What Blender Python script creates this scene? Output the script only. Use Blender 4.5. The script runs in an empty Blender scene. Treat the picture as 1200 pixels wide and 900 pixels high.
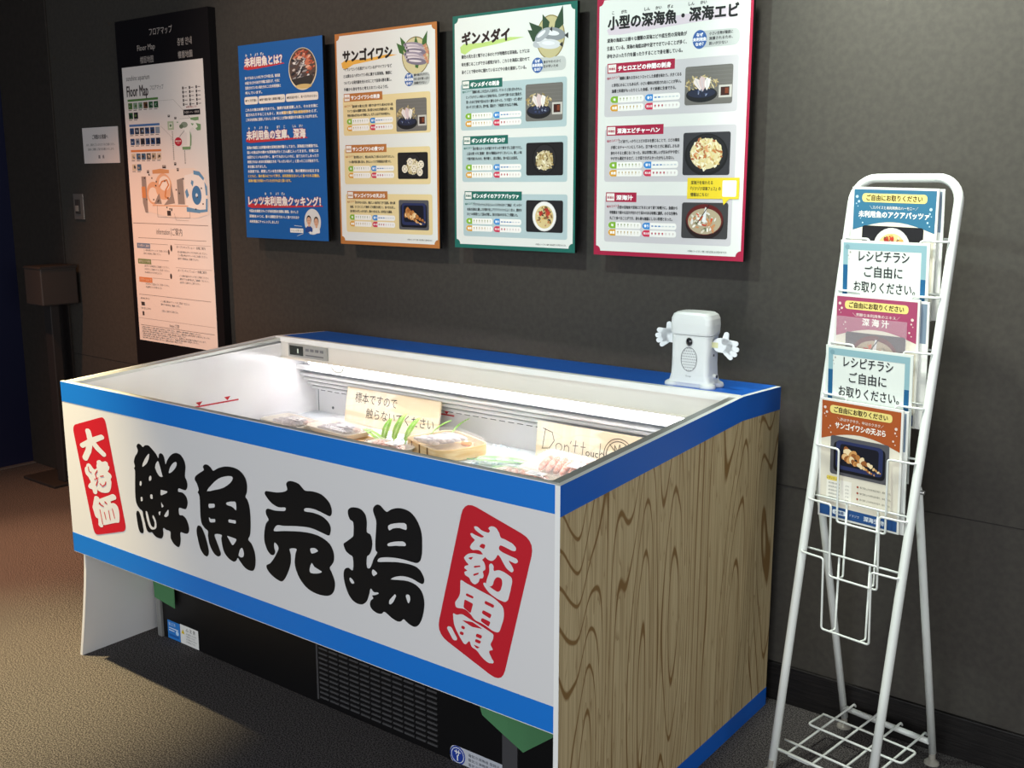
import bpy, math, random
from mathutils import Matrix, Vector

# ---------------------------------------------------------------- camera, light, exposure
scene = bpy.context.scene
COL = scene.collection
vs = scene.view_settings
vs.view_transform = 'Standard'; vs.look = 'None'; vs.gamma = 1.0; vs.use_curve_mapping = False
vs.exposure = 0.0
scene.cycles.use_denoising = True
scene.cycles.max_bounces = 8
scene.cycles.transparent_max_bounces = 12

cam_data = bpy.data.cameras.new('camera')
cam = bpy.data.objects.new('camera', cam_data); COL.objects.link(cam)
cam_data.sensor_width = 36.0
cam_data.lens = 1222.4 / 1200 * 36.0
cam_data.clip_start = 0.05
YAW, PITCH = 0.6687, 0.1893
fwd = Vector((-math.sin(YAW) * math.cos(PITCH), math.cos(YAW) * math.cos(PITCH), -math.sin(PITCH)))
rgt = Vector((math.cos(YAW), math.sin(YAW), 0))
upv = rgt.cross(fwd)
cam.matrix_world = Matrix(((rgt.x, upv.x, -fwd.x, 2.0969), (rgt.y, upv.y, -fwd.y, -2.5953),
                           (rgt.z, upv.z, -fwd.z, 1.4422), (0, 0, 0, 1)))
scene.camera = cam

world = bpy.data.worlds.new('dim_hall'); scene.world = world
world.use_nodes = True
world.node_tree.nodes['Background'].inputs[0].default_value = (0.78, 0.88, 1.0, 1)
world.node_tree.nodes['Background'].inputs[1].default_value = 0.28

def lamp(name, kind, loc, target, power, color, **kw):
    d = bpy.data.lights.new(name, kind); o = bpy.data.objects.new(name, d); COL.objects.link(o)
    o.location = loc
    o.rotation_euler = (Vector(target) - Vector(loc)).to_track_quat('-Z', 'Y').to_euler()
    d.energy = power; d.color = color
    for k, v in kw.items(): setattr(d, k, v)
    return o
# ceiling spots of the hall (their housings hang above the frame), then added fill: one wall spot and two unseen area lights
lamp('spot_warm_floor', 'SPOT', (-0.88, -1.47, 2.85), (-0.86, -1.36, 0), 1050, (1.0, 0.80, 0.42), spot_size=math.radians(37), spot_blend=1.0, shadow_soft_size=0.04)
lamp('spot_amber_map', 'SPOT', (-2.25, -1.05, 2.85), (-1.85, -0.40, 0.2), 310, (1.0, 0.45, 0.22), spot_size=math.radians(62), spot_blend=1.0, shadow_soft_size=0.05)
lamp('spot_orange_floor', 'SPOT', (-1.95, -0.85, 2.85), (-1.85, -0.72, 0), 420, (1.0, 0.50, 0.26), spot_size=math.radians(27), spot_blend=1.0, shadow_soft_size=0.04)
lamp('spot_posters_warm', 'SPOT', (-1.4, -1.7, 2.85), (-0.75, 0, 1.5), 95, (1.0, 0.76, 0.60), spot_size=math.radians(62), spot_blend=0.9, shadow_soft_size=0.05)
lamp('spot_posters_cool', 'SPOT', (0.15, -1.6, 2.85), (0.75, 0, 1.75), 108, (0.82, 1.0, 0.90), spot_size=math.radians(84), spot_blend=0.9, shadow_soft_size=0.05)
lamp('fill_spot_wall_right', 'SPOT', (0.98, -0.62, 2.9), (1.55, 0, 1.75), 400, (0.95, 1.0, 0.88), spot_size=math.radians(74), spot_blend=1.0, shadow_soft_size=0.1)  # extra fill spot, added to lift the upper right wall
lamp('fill_front', 'AREA', (1.6, -5.4, 1.5), (0.4, 0.0, 0.9), 116, (0.93, 0.96, 1.0), shape='RECTANGLE', size=3.2, size_y=1.8)  # added area fill from behind the viewer, brightens the upright front board
lamp('fill_right', 'AREA', (4.6, -2.6, 1.6), (0.9, -0.5, 0.6), 42, (1.0, 0.97, 0.92), shape='RECTANGLE', size=1.8, size_y=1.6)  # added area fill from the right, brightens the woodgrain end board

# ---------------------------------------------------------------- helpers
def lin(h):
    h = h.lstrip('#'); out = []
    for i in (0, 2, 4):
        c = int(h[i:i+2], 16) / 255
        out.append(c / 12.92 if c <= 0.04045 else ((c + 0.055) / 1.055) ** 2.4)
    return (*out, 1.0)

MATS = {}
def M(hexc, rough=0.6, metal=0.0, spec=0.35, alpha=1.0, coat=0.0):
    key = (hexc, rough, metal, spec, alpha, coat)
    if key in MATS: return MATS[key]
    m = bpy.data.materials.new('paint_' + hexc.lstrip('#')); m.use_nodes = True
    b = m.node_tree.nodes['Principled BSDF']
    b.inputs['Base Color'].default_value = lin(hexc)
    b.inputs['Roughness'].default_value = rough
    b.inputs['Metallic'].default_value = metal
    b.inputs['Specular IOR Level'].default_value = spec
    b.inputs['Alpha'].default_value = alpha
    b.inputs['Coat Weight'].default_value = coat
    MATS[key] = m
    return m

def emit(hexc, strength):
    m = bpy.data.materials.new('glow'); m.use_nodes = True
    b = m.node_tree.nodes['Principled BSDF']
    b.inputs['Base Color'].default_value = lin(hexc)
    b.inputs['Emission Color'].default_value = lin(hexc)
    b.inputs['Emission Strength'].default_value = strength
    return m

def noise_mat(name, c1, c2, scale=(1, 1, 1), nscale=20, rough=0.8, bump=0.0, detail=4, spec=0.3, bdist=0.01, lo=0.35, hi=0.65):
    m = bpy.data.materials.new(name); m.use_nodes = True
    t = m.node_tree; n = t.nodes; b = n['Principled BSDF']
    tc = n.new('ShaderNodeTexCoord'); mp = n.new('ShaderNodeMapping'); mp.inputs['Scale'].default_value = scale
    nz = n.new('ShaderNodeTexNoise'); nz.inputs['Scale'].default_value = nscale; nz.inputs['Detail'].default_value = detail
    r = n.new('ShaderNodeValToRGB')
    r.color_ramp.elements[0].color = lin(c1); r.color_ramp.elements[1].color = lin(c2)
    r.color_ramp.elements[0].position = lo; r.color_ramp.elements[1].position = hi
    t.links.new(tc.outputs['Object'], mp.inputs['Vector']); t.links.new(mp.outputs[0], nz.inputs['Vector'])
    t.links.new(nz.outputs['Fac'], r.inputs[0]); t.links.new(r.outputs[0], b.inputs['Base Color'])
    b.inputs['Roughness'].default_value = rough; b.inputs['Specular IOR Level'].default_value = spec
    if bump:
        bp = n.new('ShaderNodeBump'); bp.inputs['Strength'].default_value = bump; bp.inputs['Distance'].default_value = bdist
        t.links.new(nz.outputs['Fac'], bp.inputs['Height']); t.links.new(bp.outputs[0], b.inputs['Normal'])
    return m

def grain_mat(name, base, line, ks=(5.5, 5.5, 0.55), rings=16, fine=160, line_pos=0.13, rough=0.55):
    """woodgrain print: contour lines of a stretched noise field plus fine vertical streaks"""
    m = bpy.data.materials.new(name); m.use_nodes = True
    t = m.node_tree; n = t.nodes; L = t.links; b = n['Principled BSDF']
    tc = n.new('ShaderNodeTexCoord'); mp = n.new('ShaderNodeMapping'); mp.inputs['Scale'].default_value = ks
    nz = n.new('ShaderNodeTexNoise'); nz.inputs['Scale'].default_value = 1.0; nz.inputs['Detail'].default_value = 1.5; nz.inputs['Roughness'].default_value = 0.35
    L.new(tc.outputs['Object'], mp.inputs[0]); L.new(mp.outputs[0], nz.inputs['Vector'])
    mu = n.new('ShaderNodeMath'); mu.operation = 'MULTIPLY'; mu.inputs[1].default_value = rings
    fr = n.new('ShaderNodeMath'); fr.operation = 'FRACT'
    L.new(nz.outputs['Fac'], mu.inputs[0]); L.new(mu.outputs[0], fr.inputs[0])
    r = n.new('ShaderNodeValToRGB'); e = r.color_ramp.elements
    e[0].position = 0.0; e[0].color = (0, 0, 0, 1); e[1].position = line_pos*0.3; e[1].color = (1, 1, 1, 1)
    for p_, c_ in ((line_pos*0.8, 1), (line_pos*1.15, 0), (0.999, 0)):
        x = r.color_ramp.elements.new(p_); x.color = (c_, c_, c_, 1)
    L.new(fr.outputs[0], r.inputs[0])
    mp2 = n.new('ShaderNodeMapping'); mp2.inputs['Scale'].default_value = (fine, fine, 3)
    n2 = n.new('ShaderNodeTexNoise'); n2.inputs['Scale'].default_value = 1.0; n2.inputs['Detail'].default_value = 2
    L.new(tc.outputs['Object'], mp2.inputs[0]); L.new(mp2.outputs[0], n2.inputs['Vector'])
    r2 = n.new('ShaderNodeValToRGB'); r2.color_ramp.elements[0].position = 0.36; r2.color_ramp.elements[1].position = 0.62
    bl, ll = lin(base), lin(line)
    r2.color_ramp.elements[0].color = tuple(0.62 * bl[i] + 0.38 * ll[i] for i in range(3)) + (1,)
    r2.color_ramp.elements[1].color = bl
    L.new(n2.outputs['Fac'], r2.inputs[0])
    n3 = n.new('ShaderNodeTexNoise'); n3.inputs['Scale'].default_value = 1.0; n3.inputs['Detail'].default_value = 1.0
    mp3 = n.new('ShaderNodeMapping'); mp3.inputs['Scale'].default_value = (ks[0]*5, ks[1]*5, ks[2]*2.2)
    L.new(tc.outputs['Object'], mp3.inputs[0]); L.new(mp3.outputs[0], n3.inputs['Vector'])
    m3 = n.new('ShaderNodeMath'); m3.operation = 'MULTIPLY'; m3.inputs[1].default_value = rings*0.5
    f3 = n.new('ShaderNodeMath'); f3.operation = 'FRACT'; r3 = n.new('ShaderNodeValToRGB')
    L.new(n3.outputs['Fac'], m3.inputs[0]); L.new(m3.outputs[0], f3.inputs[0]); L.new(f3.outputs[0], r3.inputs[0])
    r3.color_ramp.elements[0].color = (0.55, 0.55, 0.55, 1); r3.color_ramp.elements[1].position = 0.22; r3.color_ramp.elements[1].color = (0, 0, 0, 1)
    mxx = n.new('ShaderNodeMath'); mxx.operation = 'MAXIMUM'
    L.new(r.outputs[0], mxx.inputs[0]); L.new(r3.outputs[0], mxx.inputs[1])
    mx = n.new('ShaderNodeMix'); mx.data_type = 'RGBA'
    L.new(mxx.outputs[0], mx.inputs[0]); L.new(r2.outputs[0], mx.inputs[6]); mx.inputs[7].default_value = ll
    L.new(mx.outputs[2], b.inputs['Base Color'])
    b.inputs['Roughness'].default_value = rough; b.inputs['Specular IOR Level'].default_value = 0.3
    return m

class MB:
    def __init__(self):
        self.v, self.f, self.i, self.m, self.s = [], [], [], [], []
    def mi(self, mat):
        if mat not in self.m: self.m.append(mat)
        return self.m.index(mat)
    def add(self, verts, faces, mat, smooth=False):
        o = len(self.v); k = self.mi(mat)
        self.v += [tuple(p) for p in verts]
        for f in faces:
            self.f.append(tuple(o + q for q in f)); self.i.append(k); self.s.append(smooth)
        return self
    def box(self, a, b, mat):
        x0, y0, z0 = a; x1, y1, z1 = b
        V = [(x0,y0,z0),(x1,y0,z0),(x1,y1,z0),(x0,y1,z0),(x0,y0,z1),(x1,y0,z1),(x1,y1,z1),(x0,y1,z1)]
        return self.add(V, [(0,3,2,1),(4,5,6,7),(0,1,5,4),(1,2,6,5),(2,3,7,6),(3,0,4,7)], mat)
    def hexa(self, V, mat):
        return self.add(V, [(0,3,2,1),(4,5,6,7),(0,1,5,4),(1,2,6,5),(2,3,7,6),(3,0,4,7)], mat)
    def prism(self, poly, axis, a, b, mat, side=None):
        """extrude a 2D polygon along axis (0:x with (y,z), 1:y with (x,z), 2:z with (x,y))"""
        def P(p, t): return [(t, p[0], p[1]), (p[0], t, p[1]), (p[0], p[1], t)][axis]
        n = len(poly); V = [P(p, a) for p in poly] + [P(p, b) for p in poly]
        self.add(V, [tuple(range(n))[::-1], tuple(range(n, 2*n))], mat)
        return self.add(V, [(q, (q+1) % n, n + (q+1) % n, n + q) for q in range(n)], side or mat)
    def tube(self, path, r, mat, n=8, closed=False, cap=True):
        P = [Vector(p) for p in path]; N = len(P); rings = []
        up = None
        for q in range(N):
            if closed: d = P[(q+1) % N] - P[q-1]
            else: d = P[min(q+1, N-1)] - P[max(q-1, 0)]
            d.normalize()
            if up is None:
                up = d.orthogonal().normalized()
            else:
                up = (up - d * up.dot(d)); up = up.normalized() if up.length > 1e-6 else d.orthogonal().normalized()
            w = d.cross(up); rr = r[q] if isinstance(r, (list, tuple)) else r
            rings.append([P[q] + (up * math.cos(2*math.pi*k/n) + w * math.sin(2*math.pi*k/n)) * rr for k in range(n)])
        V = [p for g in rings for p in g]; F = []
        for q in range(N if closed else N-1):
            for k in range(n):
                a, b = q*n + k, q*n + (k+1) % n; c = ((q+1) % N)*n
                F.append((a, b, c + (k+1) % n, c + k))
        if not closed and cap: F += [tuple(range(n))[::-1], tuple(range((N-1)*n, N*n))]
        return self.add(V, F, mat, True)
    def loft(self, rings, mat, smooth=True, caps=True, mats=None):
        n = len(rings[0]); V = [p for g in rings for p in g]
        for q in range(len(rings)-1):
            F = [(q*n+k, q*n+(k+1) % n, (q+1)*n+(k+1) % n, (q+1)*n+k) for k in range(n)]
            o = len(self.v)
            self.add(rings[q] + rings[q+1], [(k, (k+1) % n, n+(k+1) % n, n+k) for k in range(n)], mats[q] if mats else mat, smooth)
        if caps:
            self.add(rings[0], [tuple(range(n))[::-1]], mats[0] if mats else mat); self.add(rings[-1], [tuple(range(n))], mats[-1] if mats else mat)
        return self
    def ell(self, c, r, mat, n=14, m=8, rot=0.0):
        V, F = [], []
        ca, sa = math.cos(rot), math.sin(rot)
        for a in range(m+1):
            th = math.pi*a/m
            for k in range(n):
                ph = 2*math.pi*k/n
                x, y, z = r[0]*math.sin(th)*math.cos(ph), r[1]*math.sin(th)*math.sin(ph), r[2]*math.cos(th)
                V.append((c[0]+x*ca-y*sa, c[1]+x*sa+y*ca, c[2]+z))
        for a in range(m):
            for k in range(n):
                F.append((a*n+k, (a+1)*n+k, (a+1)*n+(k+1) % n, a*n+(k+1) % n))
        return self.add(V, F, mat, True)
    def build(self, name, parent=None, bevel=0, weld=False):
        me = bpy.data.meshes.new(name); me.from_pydata(self.v, [], self.f)
        for m in self.m: me.materials.append(m)
        me.polygons.foreach_set('material_index', self.i); me.polygons.foreach_set('use_smooth', self.s)
        me.update()
        o = bpy.data.objects.new(name, me); COL.objects.link(o)
        if parent: o.parent = parent
        if bevel:
            mod = o.modifiers.new('soft_edges', 'BEVEL'); mod.width = bevel; mod.segments = 2; mod.limit_method = 'ANGLE'
        return o

def tag(o, label, cat, group=None, kind=None):
    o['label'] = label; o['category'] = cat
    if group: o['group'] = group
    if kind: o['kind'] = kind
    return o
def thing(name, label, cat, loc=(0, 0, 0), rz=0.0, group=None):
    o = bpy.data.objects.new(name, None); o.empty_display_size = 0.05; COL.objects.link(o)
    o.location = loc; o.rotation_euler = (0, 0, rz)
    return tag(o, label, cat, group)
def struct(o): o['kind'] = 'structure'; return o

def arc(cx, cy, r, a0, a1, n=6):
    return [(cx + r*math.cos(math.radians(a0+(a1-a0)*k/n)), cy + r*math.sin(math.radians(a0+(a1-a0)*k/n))) for k in range(n+1)]
def round_poly(pts, r, n=5):
    out = []; N = len(pts)
    for q in range(N):
        p = Vector(pts[q]); a = Vector(pts[q-1]) - p; b = Vector(pts[(q+1) % N]) - p
        t = min(r, a.length*0.45, b.length*0.45); s = p + a.normalized()*t; e = p + b.normalized()*t
        for k in range(n+1):
            u = k/n; out.append(tuple(s*(1-u)**2 + p*2*u*(1-u) + e*u*u))
    return out
def smooth_closed(pts, sub=3):
    """Catmull-Rom through a closed outline"""
    out = []; N = len(pts)
    for q in range(N):
        p0, p1, p2, p3 = (Vector(pts[(q+k-1) % N]) for k in range(4))
        for k in range(sub):
            t = k/sub
            out.append(tuple(0.5*((2*p1) + (p2-p0)*t + (2*p0-5*p1+4*p2-p3)*t*t + (3*p1-p0-3*p2+p3)*t**3)))
    return out

# lettering: outlines of the built-in typeface turned into flat print
_fc = bpy.data.curves.new('lettering', 'FONT'); _fo = bpy.data.objects.new('lettering', _fc); COL.objects.link(_fo)
_fc.resolution_u = 2
_cache = {}
def glyphs(s):
    if s not in _cache:
        _fc.body = s
        dg = bpy.context.evaluated_depsgraph_get(); dg.update()
        e = _fo.evaluated_get(dg); me = e.to_mesh()
        V = [(p.co.x, p.co.y) for p in me.vertices]; F = [tuple(p.vertices) for p in me.polygons]
        e.to_mesh_clear()
        _cache[s] = (V, F)
    return _cache[s]

class Print:
    """flat printing on a surface: u to the right, v downwards (metres), each layer a hair nearer the viewer"""
    STEP = 0.00018
    def __init__(self, O, U=(1, 0, 0), V=(0, 0, -1), k=0.001, rough=0.55):
        self.O, self.U, self.V = Vector(O), Vector(U), Vector(V); self.N = self.U.cross(-self.V).normalized()
        self.k = k; self.mb = MB(); self.rough = rough; self.c = 0
    def P(self, u, v, l): return self.O + self.U*(u*self.k) + self.V*(v*self.k) + self.N*(l*self.STEP + self.c*4e-6)
    def mat(self, c): return c if not isinstance(c, str) else M(c, self.rough)
    def poly(self, pts, c, l=1):
        self.c += 1
        self.mb.add([self.P(u, v, l) for u, v in pts], [tuple(range(len(pts)))[::-1]], self.mat(c)); return self
    def rect(self, x, y, w, h, c, l=1): return self.poly([(x, y), (x+w, y), (x+w, y+h), (x, y+h)], c, l)
    def rrect(self, x, y, w, h, r, c, l=1): return self.poly(round_poly([(x, y), (x+w, y), (x+w, y+h), (x, y+h)], r), c, l)
    def ell(self, cx, cy, rx, ry, c, l=1, n=28, rot=0):
        ca, sa = math.cos(rot), math.sin(rot)
        return self.poly([(cx + rx*math.cos(6.28319*k/n)*ca - ry*math.sin(6.28319*k/n)*sa, cy + rx*math.cos(6.28319*k/n)*sa + ry*math.sin(6.28319*k/n)*ca) for k in range(n)], c, l)
    def line(self, x0, y0, x1, y1, w, c, l=1):
        d = Vector((x1-x0, y1-y0)); n = Vector((-d.y, d.x)).normalized()*w/2
        return self.poly([(x0+n.x, y0+n.y), (x1+n.x, y1+n.y), (x1-n.x, y1-n.y), (x0-n.x, y0-n.y)], c, l)
    def stroke(self, pts, w, c, l=1):
        for q in range(len(pts)-1): self.line(*pts[q], *pts[q+1], w, c, l)
        for p in pts: self.ell(p[0], p[1], w/2, w/2, c, l, 8)
        return self
    def text(self, s, x, y, size, c, l=2, width=None, bold=0.0, align='L', rot=0.0, sx=1.0):
        V, F = glyphs(s)
        if not V: return self
        x0 = min(p[0] for p in V); x1 = max(p[0] for p in V); w = (x1-x0)*size
        if width: sx = width/w
        w *= sx
        ox = x - (w/2 if align == 'C' else w if align == 'R' else 0)
        ca, sa = math.cos(rot), math.sin(rot)
        offs = [(0, 0)]
        if bold: offs += [(math.cos(k*math.pi/3)*bold*size, math.sin(k*math.pi/3)*bold*size) for k in range(6)]
        for dx, dy in offs:
            self.c += 1; pts = []
            for p in V:
                a = (p[0]-x0)*size*sx + dx; b = -(p[1]-0.36)*size + dy
                if align == 'C': a -= w/2
                if align == 'R': a -= w
                pts.append((x + a*ca - b*sa, y + a*sa + b*ca))
            self.mb.add([self.P(u, v, l) for u, v in pts], F, self.mat(c))
        return self
    def build(self, name, parent=None): return self.mb.build(name, parent)

# ---------------------------------------------------------------- the setting
carpet = noise_mat('carpet', '#2a2829', '#6a6665', nscale=270, rough=0.95, bump=0.35, detail=3, spec=0.05, bdist=0.004, lo=0.42, hi=0.60)
wallm = noise_mat('wall_paint', '#3b3834', '#413e39', nscale=60, rough=0.62, detail=3, spec=0.25)
darkwood = noise_mat('dark_skirting', '#0e0c0c', '#1c1918', scale=(2, 20, 40), nscale=6, rough=0.5, bump=0.1)
navy = M('#0a1030', 0.7)
struct(MB().box((-3.6, -5.0, -0.05), (4.2, 0.15, 0.0), carpet).build('floor'))
struct(MB().box((-3.3, 0.035, 0.0), (4.2, 0.15, 3.0), wallm).build('wall_back'))
struct(MB().box((-3.3, -5.0, 0.0), (-3.2, 0.035, 3.0), navy).build('wall_left'))
struct(MB().box((-3.3, -3.2, 2.95), (4.2, 0.15, 3.02), M('#1a1a1a', 0.9)).build('ceiling'))
struct(MB().box((-2.72, 0.023, 0.0), (4.2, 0.0355, 0.112), darkwood).build('baseboard_back', bevel=0.002))
struct(MB().box((-3.2, 0.026, 0.0), (-2.72, 0.0355, 2.95), noise_mat('jamb_paint', '#2c2824', '#332e2a', nscale=40, rough=0.6)).build('trim_1', bevel=0.002))
struct(MB().box((-2.72, 0.0338, 0.6295), (4.2, 0.0355, 0.6315), M('#24211f', 0.8)).build('trim_2'))
struct(MB().box((-3.2, -3.0, 0.0), (-3.17, 0.026, 0.006), M('#9a9088', 0.4, 0.7)).build('trim_3', bevel=0.001))

# ---------------------------------------------------------------- display freezer wrapped in printed boards
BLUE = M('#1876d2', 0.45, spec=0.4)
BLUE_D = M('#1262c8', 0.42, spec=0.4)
BOARD = M('#dfdedd', 0.45, spec=0.35)
CREAM = M('#e6dfd2', 0.6)
TRIMW = M('#f2f2ee', 0.35)
GREYM = M('#9d9d98', 0.35, 0.55)
BLACKP = M('#0d0c0d', 0.45)
INK = M('#0b0a0b', 0.5)
RED = M('#c51d2b', 0.5)
INNER = M('#f3f2f2', 0.35)
FZ_LOC, FZ_RZ = (-0.7761, -1.0738, 0.0), 0.0174
L_, D_, YK, H1, HK, HB = 1.7638, 1.0283, 0.797, 0.880, 0.9233, 0.9132
fz = thing('display_freezer', 'blue and white open-top display freezer boarded as a fish stall, standing against the wall', 'freezer', FZ_LOC, FZ_RZ)

# front board with blue bands, black brush lettering and two red stickers
fp = MB().box((0.0, 0.0, 0.3635), (L_-0.012, 0.010, H1), BOARD)
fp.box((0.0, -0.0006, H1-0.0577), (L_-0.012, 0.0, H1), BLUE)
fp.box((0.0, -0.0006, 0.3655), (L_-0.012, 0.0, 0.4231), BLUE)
fp.box((0.0, 0.0, H1-0.001), (L_-0.012, 0.012, H1+0.0015), TRIMW)
front = fp.build('front_panel', fz)
front['label'] = 'long white front board with blue bands and black lettering'

class PP:                                    # lettering in the plane of the board: (x, z) in metres
    def __init__(self): self.mb = MB(); self.c = 0
    def poly(self, pts, m, l):
        self.c += 1; self.mb.add([(p[0], -0.0006*l - self.c*6e-6, p[1]) for p in pts], [tuple(range(len(pts)))], m)
    def stroke(self, pts, ws, m, l):
        for q, (p, w) in enumerate(zip(pts, ws)):
            ring = [(p[0]+w[0]/2*math.cos(6.2832*k/16), p[1]+w[1]/2*math.sin(6.2832*k/16)) for k in range(16)]
            self.poly(ring, m, l)
            if q:
                # hull of neighbouring discs
                o, v = pts[q-1], ws[q-1]
                d = math.hypot(p[0]-o[0], p[1]-o[1]) or 1e-9; nx, nz = -(p[1]-o[1])/d, (p[0]-o[0])/d
                self.poly([(o[0]+nx*v[0]/2, o[1]+nz*v[1]/2), (p[0]+nx*w[0]/2, p[1]+nz*w[1]/2), (p[0]-nx*w[0]/2, p[1]-nz*w[1]/2), (o[0]-nx*v[0]/2, o[1]-nz*v[1]/2)], m, l)
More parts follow.
